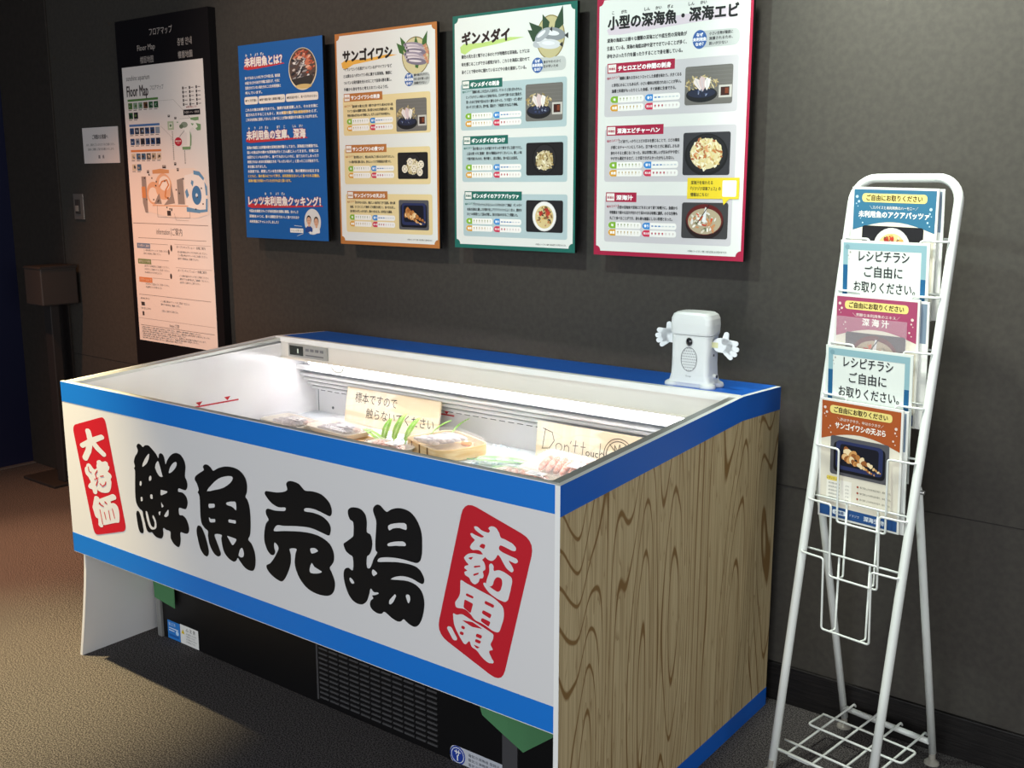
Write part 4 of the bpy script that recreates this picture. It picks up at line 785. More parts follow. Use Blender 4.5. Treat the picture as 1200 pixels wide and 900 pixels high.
# --- green board: gin-medai
GN = '#19675c'
o, pr, w, h = poster_frame('recipe_poster', 'green-edged recipe board on the wall between orange and crimson boards', -0.175, 0.301, 1.24, 1.958, GN)
pr.poly([(30, 95), (45, 86), (120, 88), (230, 80), (285, 84), (180, 96), (80, 104), (50, 118), (34, 112)], '#bdd77e', 3)
pr.text('ギンメダイ', 39, 72, 40, '#2a1a1c', 4, width=188, bold=0.055)
for k, s in enumerate(('銀色の見た目と顎下の２本のヒゲが特徴的な深海魚。ヒゲには', '味を感じることができる感覚があり、これらを海底に這わせて', '泳ぐことで砂の中に隠れているエビや小魚を捕食している。')):
    pr.text(s, 36, 125+23*k, 12, TXT, 3, width=(268, 268, 256)[k], bold=.03)
pr.ell(381, 92, 52, 62, '#8a7a44', 3, 40); pr.ell(381, 92, 49, 59, '#c4ba8c', 4, 40)
for pts in ([(425, 8), (428, 60), (392, 86), (398, 52)], [(352, 26), (378, 50), (370, 88), (352, 66)], [(302, 44), (350, 62), (352, 90), (330, 104)], [(297, 66), (330, 70), (340, 104), (316, 100)]): pr.poly(pts, '#2f4a34', 4.5)
for k, (cx, cy, rx, ry, rot, c) in enumerate(((360, 100, 44, 17, -0.25, '#b9bcc2'), (390, 84, 46, 18, 0.18, '#8d9298'), (378, 112, 40, 14, 0.1, '#d6d8dc'), (352, 84, 30, 14, -0.5, '#a6abb2'))):
    pr.ell(cx, cy, rx, ry, c, 5+k*.3, 24, rot); pr.ell(cx-4, cy-3, rx*.6, ry*.4, '#e6e8ec', 5.15+k*.3, 18, rot)
    pr.poly([(cx+rx*.9, cy+rx*math.sin(rot)*.9), (cx+rx*1.2, cy+rx*math.sin(rot)-8), (cx+rx*1.2, cy+rx*math.sin(rot)+9)], '#2c2e30', 5.1+k*.3)
nazo(pr, 334, 169, 21, 22, ('身がやわらかく', '足が早いため'), 342, 96, 148, 40)
pr.text('※写真はイメージです。価格・内容は変更になる場合があります。', 330, 697, 6, TXT, 3, width=115)
pr.build('printed_sheet', o)
BX = '#b2c6ca'
recipe(o, pr, 31, 207, 411, 142, BX, GN, 37, 196, 163, 'ギンメダイの刺身', (290, 222, 138, 108), 'sashimi', ('銀鱗の美しさを生かした皮付き。そういうと見た目もきれい。', 'とってもやさしい味わいと旨味がある。口の中で溶けるほど脂身が、', '思ったほど甘味や旨みはなく癖もなかった。うす造り・ポン酢が', '合いそうだと感じた。酢や塩、醤油で！ 下処理をすればより美味。'), (233, 248, 263, 278), (306, 329), (5, 3, 5, 2), 7, '味のコメント')
recipe(o, pr, 35, 375, 411, 134, BX, GN, 40, 367, 182, 'ギンメダイの煮つけ', (293, 393, 138, 97), 'simmer', ('身が柔らかく火が通りやすいので煮すぎに注意ですむ。', '上品な煮つけに最適！ 煮汁が馴染みやすくおいしい。優しい味', 'で箸が進むものの、骨が硬く、皮は薄め。食べ応えは良好。'), (406, 421, 437), (464, 487), (4, 3, 4, 3), 8, '味のコメント')
recipe(o, pr, 38, 546, 410, 134, BX, GN, 44, 538, 232, 'ギンメダイのアクアパッツァ', (293, 564, 139, 96), 'white', ('アクアパッツァにするとふっくらやわらかくて絶品！ ギンメダイ', '本来の旨味と優しさが溶け出しアクアパッツァによく合い、素材を', 'ひとつの料理として深みが増し、魚介の旨みをまるごと堪能した。'), (580, 595, 610), (632, 655), (6, 4, 5, 2), 9, '味のコメント')

# --- orange board: sango-iwashi
OR = '#b8743a'
o, pr, w, h = poster_frame('recipe_poster', 'orange-edged recipe board on the wall beside the blue board', -0.719, -0.242, 1.233, 1.950, OR)
pr.poly([(30, 98), (50, 90), (150, 92), (250, 84), (300, 88), (200, 98), (90, 106), (50, 120), (34, 114)], '#eab04a', 3)
pr.text('サンゴイワシ', 39, 78, 42, '#221a18', 4, width=236, bold=0.055)
for k, s in enumerate(('“イワシ”という名前がついているが“マイワシ”など', 'とは異なるハダカイワシ科に属する深海魚。胸部に', 'ついている発光器を光らせることで自身の影を隠し、', '外敵から身を守ると考えられているようだ。')):
    pr.text(s, 40, 121+22*k, 12, TXT, 3, width=(233, 233, 231, 214)[k], bold=.03)
pr.ell(382, 98, 61, 60, '#7c6c38', 3, 40); pr.ell(382, 98, 58, 57, '#d2c79a', 4, 40)
for pts in ([(436, 24), (432, 66), (408, 78), (414, 50)], [(384, 36), (398, 66), (388, 80), (376, 62)], [(314, 34), (346, 60), (342, 92), (322, 70)], [(297, 52), (326, 64), (330, 92), (310, 84)], [(380, 120), (400, 118), (392, 138), (380, 134)]): pr.poly(pts, '#3f6a34', 4.5)
for k in range(6):
    cx, cy = 374+(k % 3)*6, 66+k*10; pr.ell(cx, cy, 46, 11, ('#9a8fa0', '#b8aab4', '#7d7486')[k % 3], 5+k*.3, 22, 0.12); pr.ell(cx-6, cy-2, 30, 3.5, '#e0d6da', 5.15+k*.3, 16, 0.12); pr.ell(cx-36, cy-6, 3, 3, '#28242c', 5.2+k*.3, 8)
    pr.poly([(cx+40, cy+3), (cx+56, cy-4), (cx+54, cy+12)], '#c98a6c', 5.1+k*.3)
nazo(pr, 351, 171, 20, 21, ('鱗が剥がれやすく、', '見た目が黒っぽい', '漁獲が少ない'), 360, 84, 151, 40)
pr.text('※写真はイメージです。価格・内容は変更になる場合があります。', 330, 692, 6, TXT, 3, width=115)
pr.build('printed_sheet', o)
BX = '#e6d29e'
recipe(o, pr, 32, 212, 413, 130, BX, OR, 38, 201, 188, 'サンゴイワシの刺身', (289, 231, 139, 105), 'sashimi', ('脂の乗りの濃さは上等！ 刺身でも食べやすい臭みの少ない身、', 'マイワシ並みの濃厚な旨味。身は柔らかめだが食感も良く、青魚', '特有の臭みが少ないので美味しい。丸干しもおすすめの味わい。'), (245, 260, 275), (295, 318), (5, 3, 4, 4), 10, '味のコメント')
recipe(o, pr, 31, 386, 410, 122, BX, OR, 39, 374, 201, 'サンゴイワシの煮つけ', (292, 404, 138, 87), 'lotus', ('骨が柔らかく、煮込めば丸ごと味わえるのがうれしい。', 'つい箸が進む濃い旨み。身もふっくらで栄養満点の煮つけ。'), (416, 432), (455, 478), (5, 3, 4, 3), 12, '味のコメント')
recipe(o, pr, 33, 541, 414, 133, BX, OR, 41, 532, 199, 'サンゴイワシの天ぷら', (293, 560, 138, 99), 'tempura', ('衣の中から旨み、香ばしい油が出てきて抜群。骨も頭', '食感、さくさくとして美味くどの部位も同じく、食べ方も良し。', '身の味わいがしっかりあり、酒のつまみにも。お弁当にも最適。'), (571, 586, 601), (622, 645), (6, 3, 5, 3), 13, '味のコメント')

# --- blue board: what are unused fish
o, pr, w, h = board('info_poster', 'blue text board hanging left of the orange-edged recipe board', 'poster', -1.254, -0.783, 1.239, 1.953, None)
pr.rect(0, 0, w, h, '#1d5fa6', 1)
WT = '#f0ece4'; YL = '#f0c86a'; RD = '#c8383c'
def heading(s, x, y, size, width):
    pr.poly([(x-4, y+size*.25), (x+width*.5, y+size*.42), (x+width+6, y+size*.36), (x+width+14, y+size*.46), (x+width*.6, y+size*.62), (x+20, y+size*.75), (x-6, y+size*.62)], RD, 2)
    pr.text(s, x, y, size, RD, 3, width=width, bold=0.075); pr.text(s, x, y, size, WT, 4, width=width, bold=0.04)
heading('未利用魚とは？', 36, 64, 36, 216); furi(pr, ((48, 'み'), (76, 'り'), (108, 'よう'), (140, 'ぎょ')), 38, WT, 11)
pr.ell(362, 106, 76, 73, '#e8d8b4', 2, 44); pr.ell(362, 104, 72, 69, '#5c4a44', 2.5, 44)
rnd = random.Random(21)
for k in range(120):
    a, q = rnd.uniform(0, 6.28), math.sqrt(rnd.random()); px, py = 362+64*q*math.cos(a), 104+60*q*math.sin(a)
    right = px > 385 or py < 70
    c = rnd.choice(['#b4543c', '#d0785a', '#e6b49a', '#8a3c2c'] if right and py < 120 else ['#e6e2de', '#a9a4a4', '#4c484c', '#2c2a2e', '#c9c0b8'])
    pr.ell(px, py, rnd.uniform(5, 15), rnd.uniform(2.5, 5), c, 3+(k % 8)*.25, 9, rnd.uniform(-0.9, 0.2))
pr.poly([(300, 140), (420, 128), (410, 158), (366, 172), (320, 160)], '#3a3634', 5.2); pr.ell(366, 166, 44, 8, '#d8b878', 5.4)
for k, s in enumerate(('食べてもおいしいのにサイズや見た目、知名度', 'の低さなどからあまり市場に出回らず、十分に', '活用されていない魚たちのことを未利用魚と', '呼んでいます。')): pr.text(s, 34, 120+18*k, 12, WT, 2, width=(204, 200, 206, 98)[k], bold=0.035)
for x, ww, s in ((26, 80, '●サイズが不揃い'), (110, 152, '●骨や鱗が硬く調理が難しい'), (266, 176, '●知名度が低く、食べ方がわからない')):
    pr.rrect(x, 188, ww, 28, 9, '#efe6da', 2); pr.text(s, x+6, 202, 10, '#3a3030', 3, width=ww-12, bold=0.02)
for k, s in enumerate(('これらの魚は水揚げされても、漁師が自家消費したり、そのまま海に', '返されたりすることも多く、実は魚種や量が多いにもかかわらず、', 'これらを有効に活用しておいしく食べることが海の資源を守る事にもつながります。')):
    pr.text(s, 30, 236+18*k, 12, WT, 2, width=(408, 404, 404)[k], bold=0.035)
pr.text('非常に多く。資源の無駄を減らし', 246, 254, 12, YL, 2.6, width=150, bold=0.03)
heading('未利用魚の宝庫、深海', 30, 330, 36, 336); furi(pr, ((46, 'み'), (82, 'り'), (116, 'よう'), (150, 'ぎょ'), (218, 'ほう'), (252, 'こ'), (308, 'しん'), (344, 'かい')), 303, WT, 11)
for k, s in enumerate(('深海の海底には多種多様な深海生物が暮らしており、深海底びき網漁では、', '狙いの魚以外の様々な深海魚がたくさん網に入ってきます。市場には', '出回りにくいものが多く、食べてもおいしいのに、捨てられてしまったり', '利用されないままの深海魚たちを「もったいない！」と思ったことが始まりで、', '本企画になりました。', '水族館では、飼育している生き物たちの生態、海の環境をお伝えする', 'とともに、海の恵みについて学び、未利用魚をおいしく食べられる機会、', '深海の魅力を味わっていただければと思います。')):
    pr.text(s, 28, 375+17.6*k, 12, YL if k in (6, 7) else WT, 2, width=(405, 405, 405, 405, 112, 405, 408, 250)[k], bold=0.035)
heading('レッツ未利用魚クッキング！', 24, 574, 36, 412); furi(pr, ((128, 'み'), (160, 'り'), (196, 'よう'), (230, 'ぎょ')), 546, WT, 11)
for k, s in enumerate(('今回は水族館スタッフが未利用魚を実際に調理。おいしさ', '深海魚をメインに、様々な調理方法でおいしく食べられるか', '未利用魚にチャレンジしました！')): pr.text(s, 25, 612+20*k, 12, WT, 2, width=(286, 290, 172)[k], bold=0.035)
pr.rrect(262, 672, 74, 16, 3, '#f0ece4', 2.5); pr.text('いっしょに食べよう', 299, 680, 9, '#3a3434', 3.5, align='C', width=66)
pr.line(286, 662, 330, 664, 1.5, WT, 2); pr.line(300, 700, 336, 690, 1.5, WT, 2)
pr.build('printed_sheet', o)
pp2 = Print(pr.O + pr.N*0.0009, pr.U, pr.V)
pp2.ell(388, 646, 45, 47, '#dcdad6', 1, 40)
for cx, cy, sh in ((368, 640, '#2c4a8c'), (408, 644, '#eae8e6')):
    pp2.poly([(cx-22, cy+46), (cx-20, cy+30), (cx-8, cy+22), (cx+8, cy+22), (cx+18, cy+30), (cx+18, cy+42)], sh, 2+(cx > 390)*.3)
    pp2.ell(cx, cy, 13, 17, '#26201e', 2.6, 20); pp2.ell(cx, cy+4, 11.5, 15, '#dba98a', 3, 20); pp2.rect(cx-5, cy+14, 10, 10, '#dba98a', 2.8)
    pp2.ell(cx-4.5, cy+2, 1.6, 1.1, '#26201e', 3.5, 8); pp2.ell(cx+4.5, cy+2, 1.6, 1.1, '#26201e', 3.5, 8); pp2.ell(cx, cy+11, 3.5, 1.2, '#a8544c', 3.5, 10)
pp2.text('2', 374, 686, 13, '#f0f0f0', 3.6, align='C', bold=.05)
pp2.build('portrait_oval', o)

# --- tall floor-map board
o, pr, w, h = board('floor_map_board', 'tall black board with white illustrated floor map, lit amber, on the wall', 'sign', -2.106, -1.456, 0.648, 2.118, None, yf=0.0, th=0.0345, side='#100d0f')
HW = '#b9aea6'
pr.text('フロアマップ', 330, 62, 34, HW, 1, align='C', width=160)
pr.text('Floor Map', 220, 118, 32, HW, 1, align='C', width=128); pr.text('층별 안내', 488, 116, 32, HW, 1, align='C', width=96)
pr.text('楼层地图', 220, 168, 30, HW, 1, align='C', width=96); pr.text('樓層地圖', 488, 166, 30, HW, 1, align='C', width=96)
pr.ell(330, 1418, 9, 9, HW, 1); pr.stroke([(326, 1430), (334, 1440), (342, 1452)], 7, HW, 1); pr.stroke([(322, 1436), (318, 1450), (330, 1454)], 5, HW, 1)
pr.build('header_lettering', o)
mp_ = Print(pr.O + Vector((0.033, 0, -0.190)), pr.U, pr.V)
mw, mh = 570, 1168
mp_.mb.box(tuple(mp_.O + Vector((0, -0.0012, -mh/1000))), tuple(mp_.O + Vector((mw/1000, 0, 0))), M('#efe6df', 0.5))
mp_.O = mp_.O + Vector((0, -0.0012, 0))
DK = '#453c3a'
mp_.text('sunshine aquarium', 28, 45, 30, DK, 1, width=172); mp_.text('Floor Map', 26, 98, 62, DK, 1, width=158, bold=.02); mp_.text('フロアマップ', 200, 92, 22, DK, 1, width=96)
def thumbs(y, n, pal, sd, x0=30):
    r = random.Random(sd)
    for k in range(n):
        c = r.choice(pal); x = x0+k*38
        mp_.rect(x, y, 31, 26, c, 1); mp_.ell(x+10+r.uniform(0, 12), y+13, 8, 6, r.choice(pal), 2, 10); mp_.ell(x+8+r.uniform(0, 14), y+8+r.uniform(0, 10), 5, 4, r.choice(pal), 3, 8)
        mp_.rect(x, y+29, 24, 3, '#7a706c', 1)
GP = ['#2c5a34', '#5a7a3c', '#1c1a20', '#8aa08c', '#6a4a30', '#22283a']; BP = ['#1c2a44', '#2a4a78', '#11131c', '#8a98a8', '#3a3a44']; OP = ['#9a8a78', '#3c342e', '#b8a890', '#5a5a58', '#d8c8b0', '#4a6a88']
mp_.rect(28, 132, 224, 9, '#5c8a48', 1); thumbs(147, 6, GP, 1); thumbs(187, 2, GP, 2)
mp_.rect(28, 236, 224, 9, '#4a78b4', 1); thumbs(251, 6, BP, 3); thumbs(295, 6, BP, 4)
mp_.rect(28, 342, 224, 9, '#d8844a', 1); thumbs(357, 6, OP, 5); thumbs(402, 2, OP, 6)
for r_ in range(5):
    for c_ in range(3): mp_.rect(425+c_*45, 100+r_*16, 9, 11, DK, 1); mp_.rect(438+c_*45, 104+r_*16, 18, 3, '#8a807c', 1)
mp_.rect(424, 190, 112, 22, '#17151a', 1); mp_.text('多目的トイレ・授乳室', 480, 201, 10, '#e0d6d0', 2, align='C'); mp_.text('▲現在地はこちら', 480, 180, 9, '#a03030', 1, align='C')
def map_y(y): return 215+(y-280)*0.487 if y < 660 else 400+(y-660)*0.686
_P = mp_.P
mp_.P = lambda u, v, l: _P(u, map_y(v), l)
# upper floor outline (green), dotted lift lines, lower floor (orange, grey, blue)
for a in ([(255, 140), (360, 140), (470, 300)], [(260, 350), (330, 440), (330, 470)]): mp_.stroke(a, 1.5, '#9a8c86', 1)
mp_.poly([(395, 300), (520, 296), (520, 330), (535, 360), (530, 392), (505, 400), (480, 372), (462, 392), (462, 470), (470, 520), (460, 545), (405, 545), (405, 520), (436, 515), (440, 420), (400, 380)], '#f6efe6', 1)
mp_.stroke([(395, 300), (470, 298)], 2, '#8a807a', 2)
for pts in ([(470, 296), (524, 292), (524, 318), (500, 322), (470, 312)], [(504, 340), (536, 352), (534, 398), (512, 402), (500, 384), (516, 372)], [(404, 528), (462, 528), (458, 552), (404, 552)], [(462, 400), (470, 440), (466, 520), (456, 530), (460, 470)], [(470, 340), (492, 345), (480, 360)], [(375, 322), (385, 322), (385, 330), (375, 330)]): mp_.poly(pts, '#7d9f70', 2.5)
mp_.rect(310, 315, 42, 70, '#b8c4a4', 1); mp_.rect(320, 330, 22, 40, '#e8e8d8', 2); mp_.ell(331, 350, 7, 12, '#5a7a5a', 3)
mp_.ell(425, 350, 24, 24, '#8f9a86', 3); mp_.ell(405, 362, 14, 18, '#6a7a60', 3.3)
mp_.ell(378, 485, 25, 36, '#c0283c', 3); mp_.text('現在地', 378, 480, 13, '#f6e0d8', 4, align='C', bold=.05); mp_.text('HERE', 378, 497, 9, '#f6e0d8', 4, align='C'); mp_.line(385, 450, 425, 395, 2, DK, 3)
for y in range(400, 640, 16): mp_.rect(338, y, 5, 8, DK, 1)
for y in range(560, 660, 16): mp_.rect(415, y, 5, 8, DK, 1)
for x, y in ((315, 262), (360, 282), (340, 655), (356, 690), (255, 672), (265, 672), (140, 700)): mp_.rect(x, y, 14, 18, DK, 2); mp_.rect(x+3, y+4, 8, 4, '#e6dcd4', 3)
mp_.poly([(95, 740), (160, 735), (230, 700), (470, 690), (545, 730), (560, 800), (560, 960), (480, 985), (300, 990), (110, 950), (95, 900)], '#f3e3d6', 1)
mp_.poly([(95, 738), (130, 738), (130, 960), (110, 960), (95, 900)], '#9a8f8a', 1.5); mp_.poly([(92, 800), (120, 800), (122, 870), (92, 870)], '#d8915c', 2)
mp_.ell(180, 840, 52, 70, '#e7b28c', 1.6); mp_.ell(175, 850, 34, 46, '#f6e6d8', 2); mp_.poly([(180, 700), (240, 692), (300, 700), (300, 720), (180, 722)], '#d8a070', 2.2)
mp_.ell(255, 800, 60, 80, '#e9b894', 2); mp_.ell(262, 780, 40, 44, '#f8ecdf', 2.4); mp_.stroke([(225, 800), (245, 770), (280, 760), (292, 790), (270, 820), (262, 860), (285, 875)], 9, '#d68c54', 3)
mp_.poly([(205, 860), (220, 840), (235, 905), (180, 905)], '#9d9088', 2.8); mp_.poly([(310, 780), (330, 900), (250, 912), (300, 860)], '#9d9088', 2.8); mp_.poly([(352, 760), (395, 748), (400, 905), (352, 905)], '#9a8f88', 2.8)
mp_.stroke([(168, 915), (420, 915)], 5, '#e0a26c', 2.6)
mp_.poly([(405, 735), (470, 720), (545, 760), (555, 930), (410, 935)], '#f6efe8', 2)
mp_.ell(484, 850, 32, 56, '#4a7fb0', 3.4); mp_.ell(484, 850, 8, 12, '#dce8f0', 3.8)
for pts in ([(470, 705), (510, 712), (540, 750), (534, 765), (505, 735), (470, 728)], [(540, 770), (556, 800), (556, 850), (546, 850)], [(545, 870), (556, 870), (552, 945), (500, 952), (500, 935), (540, 932)], [(410, 920), (500, 935), (500, 955), (410, 948)], [(405, 830), (420, 810), (432, 850), (415, 870)], [(455, 760), (468, 770), (460, 800), (448, 780)]): mp_.poly(pts, '#6a9ac0', 3)
rnd = random.Random(31)
for k in range(20): x, y = rnd.uniform(110, 540), rnd.uniform(720, 930); mp_.rect(x, y, 8, 9, DK, 4)
mp_.stroke([(200, 915), (200, 985), (430, 985), (430, 940)], 1.5, DK, 2); mp_.rect(270, 945, 26, 30, DK, 3); mp_.rect(300, 930, 8, 16, DK, 3); mp_.stroke([(320, 960), (330, 1000), (420, 1002)], 1.5, '#8a807a', 2)
mp_.build('map_sheet', o)
ip = Print(Vector(mp_.O), pr.U, pr.V)
ip.rect(8, 651, 540, 2.5, '#8a7c76', 1); ip.rect(40, 714, 490, 2, '#8a7c76', 1)
ip.text('information', 180, 684, 34, DK, 1, width=98); ip.rect(286, 668, 2, 34, DK, 1); ip.text('ご案内', 294, 684, 34, DK, 1, width=72)
for y, c, s in ((738, '#6f86a4', '大水槽 のご案内'), (806, '#7d9060', '屋外エリア 天空'), (886, '#d88a58', 'フラワーショップ')):
    ip.rect(26, y, 100, 22, c, 1); ip.text(s, 76, y+11, 13, '#f2e8e0', 2, align='C', width=84); ip.rect(130, y, 128, 1.5, '#8a7c76', 1)
def para(x, y, n, wd, sd):
    src = ('ご入場の際はチケットをご用意ください。', '館内での飲食はご遠慮ください。', 'お足元にご注意のうえご見学ください。', '再入館の際はスタッフまでお申し出ください。')
    for k in range(n): ip.text(src[(sd+k) % 4], x, y+k*14, 9.5, DK, 1, width=wd*(1 if k < n-1 else 0.7))
para(74, 768, 2, 184, 0); para(74, 836, 3, 184, 1); para(74, 914, 2, 176, 2)
for y in (740, 838): ip.rect(306, y-6, 252, 1.5, '#b4a49c', 1); ip.text('オープンキャプション・各種ご案内', 320, y+6, 12, DK, 1, width=200)
para(326, 766, 3, 206, 3); para(330, 866, 3, 204, 0); ip.ell(282, 752, 7, 14, DK, 1); ip.ell(262, 770, 6, 11, '#6a5e58', 1); ip.ell(268, 872, 7, 12, DK, 1)
ip.rect(20, 962, 520, 2, '#8a7c76', 1); para(28, 980, 1, 100, 1); ip.rect(30, 996, 26, 16, DK, 1); para(28, 1024, 1, 104, 2); ip.rect(34, 1038, 14, 18, DK, 1)
para(180, 984, 2, 210, 0); para(184, 1026, 1, 176, 2)
ip.rect(4, 1068, 556, 1.5, '#b4a49c', 1); ip.text('Notice ご注意', 270, 1086, 17, DK, 1, align='C', width=70); ip.rect(16, 1098, 536, 2, '#8a7c76', 1)
for k in range(6): ip.text('ご来館のお客様へのお願い 館内ではお静かにご見学ください。混雑時は入場を制限する場合がございます。', 20, 1108+k*9.5, 8, DK, 1, width=(440, 500, 330, 470, 420, 300)[k])
ip.build('information_text', o)

ip2 = None
# ---------------------------------------------------------------- small things on and by the left end of the wall
o = MB().box((-0.146, 0, 0), (0.146, 0.0025, 0.158), M('#e4dcd8', 0.6)).build('paper_notice')
o.location = (-2.338, 0.0322, 1.535)
tag(o, 'small white paper notice taped to the dark wall left of the floor map', 'notice')
pr = Print((-0.146, 0, 0.158))
pr.text('ご来館のお客様へ', 146, 42, 22, '#3c3636', 1, align='C', width=128, bold=.02)
pr.text('足元、段差がございますので十分ご注意ください。', 146, 76, 12, '#4c4444', 1, align='C', width=236); pr.text('皆様のご理解とご協力をお願いいたします。', 146, 96, 12, '#4c4444', 1, align='C', width=216)
pr.text('館　長', 146, 130, 16, '#4c4444', 1, align='C', width=48, bold=.02)
pr.build('printed_text', o)
o = MB().box((-0.042, 0, 0), (0.042, 0.008, 0.118), M('#8b8680', 0.35, 0.6)).build('switch_plate', bevel=0.002)
o.location = (-2.556, 0.0265, 1.28)
tag(o, 'metal switch plate on the dark wall below the paper notice', 'switch')
mb = MB().box((-0.018, -0.006, 0.026), (0.018, 0.001, 0.092), M('#3a3735', 0.4)); mb.box((-0.011, -0.010, 0.038), (0.011, -0.005, 0.064), M('#a39c92', 0.35, 0.4))
mb.build('rocker', o)

DKG = M('#37322f', 0.5); DKB = M('#2a2726', 0.55)
pd = thing('pedestal_stand', 'dark box on a pole and flat base standing in the left corner', 'stand', (-2.69, -0.075, 0.0), 0.0)
MB().box((-0.24, -0.09, 0.0), (0.06, 0.08, 0.014), DKB).build('base_plate', pd, bevel=0.004)
MB().box((-0.032, -0.022, 0.014), (0.032, 0.022, 0.887), DKB).build('pole', pd, bevel=0.004)
mb = MB().box((-0.055, -0.09, 0.885), (0.095, 0.09, 1.060), DKG)
mb.build('box', pd, bevel=0.006)
MB().prism([(-0.094, 1.056), (0.092, 1.056), (0.088, 1.068), (-0.086, 1.066)], 0, -0.058, 0.098, DKB).build('lid', pd, bevel=0.003)

# ---------------------------------------------------------------- leaflet rack
RW = M('#e0e4e0', 0.32, spec=0.5)
RA, RL, RWD = 0.1591, 1.4741, 0.129
rk = thing('leaflet_rack', 'white tubular wire leaflet rack leaning back beside the freezer', 'rack', (1.2583, -0.3499, 0.0), -0.1607)
SA, CA = math.sin(RA), math.cos(RA)
def rp(s, t, n=0.0): return Vector((s, t*SA - n*CA, t*CA + n*SA))      # along, up the rails, towards the viewer
path = [rp(-RWD, 0.012)] + [rp(-RWD, t) for t in (0.3, 0.6, 0.9, 1.2)] + [rp(*p) for p in arc(-RWD+0.055, RL-0.055, 0.055, 180, 90, 8)]
path += [rp(*p) for p in arc(RWD-0.055, RL-0.055, 0.055, 90, 0, 8)] + [rp(RWD, t) for t in (1.2, 0.9, 0.6, 0.3)] + [rp(RWD, 0.012)]
MB().tube(path, 0.0105, RW, n=14).build('frame_tube', rk)
for sx in (-1, 1):
    hp = rp(sx*RWD, 0.769, -0.016); ft = Vector((sx*0.1227, 0.3348, 0.030))
    MB().tube([hp + (hp-ft).normalized()*0.012, hp, hp*0.5+ft*0.5, ft], [0.007, 0.0095, 0.0095, 0.0095], RW, n=12).build('rear_leg', rk)
    b = MB().tube([rp(sx*(RWD+0.016), 0.769, -0.012), rp(sx*(RWD-0.012), 0.769, -0.012)], 0.005, M('#b9bab8', 0.3, 0.8), n=10)
    b.build('hinge_bolt', rk)
    for fx, fy, nm in ((ft.x, ft.y, 'suction_foot'), (sx*RWD, 0.0, 'suction_foot')):
        f_ = MB().loft([[(fx+r*math.cos(6.2832*k/18), fy+r*math.sin(6.2832*k/18), z) for k in range(18)] for r, z in ((0.019, 0.0), (0.018, 0.005), (0.009, 0.012), (0.0075, 0.034))], M('#a8a49a', 0.25, alpha=0.75))
        f_.build(nm, rk)
MB().tube([(-0.1227, 0.326, 0.060), (0.1227, 0.326, 0.060)], 0.008, RW, n=12).build('cross_tube', rk)
W_ = 0.0026
def corner(pts, r=0.008, n=4):
    """round the corners of an open 3D polyline"""
    P = [Vector(p) for p in pts]; out = [P[0]]
    for q in range(1, len(P)-1):
        a, b = P[q-1]-P[q], P[q+1]-P[q]; t = min(r, a.length*.45, b.length*.45)
        s, e = P[q]+a.normalized()*t, P[q]+b.normalized()*t
        for k in range(n+1): u = k/n; out.append(s*(1-u)**2 + P[q]*2*u*(1-u) + e*u*u)
    return out + [P[-1]]
POCK = [1.333, 1.2085, 1.083, 0.959, 0.834, 0.700, 0.569]
for t0 in POCK:
    wp = MB()
    wp.tube([rp(-RWD, t0+0.007, -0.010), rp(RWD, t0+0.007, -0.010)], W_, RW, n=7)
    wp.tube(corner([rp(-RWD-0.001, t0+0.004, -0.008), rp(-RWD+0.004, t0-0.002, 0.014), rp(-0.062, t0-0.003, 0.017), rp(-0.059, t0-0.18, -0.016), rp(0.066, t0-0.18, -0.016), rp(0.062, t0-0.003, 0.017), rp(RWD-0.004, t0-0.002, 0.014), rp(RWD+0.001, t0+0.004, -0.008)]), W_, RW, n=7)
    for s in (-0.038, 0.042):
        wp.tube(corner([rp(s, t0+0.007, -0.013), rp(s, t0-0.18, -0.045), rp(s, t0-0.18, -0.014)]), W_, RW, n=7)
    wp.build('wire_pocket', rk)
sh = MB(); Z = 0.066
for x0, x1 in ((-0.098, -0.030), (0.034, 0.100)):
    sh.tube(corner([(x0, 0.345, Z-0.002), (x0, 0.338, Z+0.008), (x0, 0.20, Z), (x0, 0.015, Z-0.01), (x1, 0.015, Z-0.01), (x1, 0.20, Z), (x1, 0.338, Z+0.008), (x1, 0.345, Z-0.002)], 0.012), W_+0.0004, RW, n=7)
sh.tube(corner([(-0.128, 0.235, Z+0.005), (0.128, 0.235, Z+0.005), (0.128, 0.160, Z+0.005), (-0.128, 0.160, Z+0.005), (-0.128, 0.235, Z+0.005)], 0.012), W_+0.0004, RW, n=7)
sh.tube([(-RWD, 0.055, Z+0.002), (RWD, 0.055, Z+0.002)], W_+0.0004, RW, n=7)
sh.tube([(-RWD, 0.012, Z-0.004), (RWD, 0.012, Z-0.004)], 0.004, RW, n=8)
sh.build('base_shelf', rk)

RM = Matrix.Translation(rk.location) @ Matrix.Rotation(-0.1607, 4, 'Z')
def sheet(name, label, cat, group, t0, w, h, s0, th=0.003, nb=-0.030, nt=0.036, tb=-0.176, mat=None, roll=0.0, extra=0.0):
    """a card standing in a pocket: its origin is the bottom centre of its front face"""
    b, t = rp(0, t0+tb, nb+extra), rp(0, t0+tb+0.297, nt+extra)
    up = (t-b).normalized(); rx = Vector((1, 0, 0)); back = up.cross(rx).normalized()*1.0
    if back.y < 0: back = -back
    rot = Matrix(((rx.x, back.x, up.x, b.x+s0), (rx.y, back.y, up.y, b.y), (rx.z, back.z, up.z, b.z), (0, 0, 0, 1))) @ Matrix.Rotation(roll, 4, 'Y')
    o = MB().box((-w/2, 0, 0), (w/2, th, h), mat or M('#e8e9e4', 0.5)).build(name)
    o.matrix_world = RM @ rot
    tag(o, label, cat, group)
    return o, Print((-w/2, 0, h))
def dots(pr, pts, c):
    for x, y, r in pts: pr.ell(x, y, r, r, c, 3, 14)
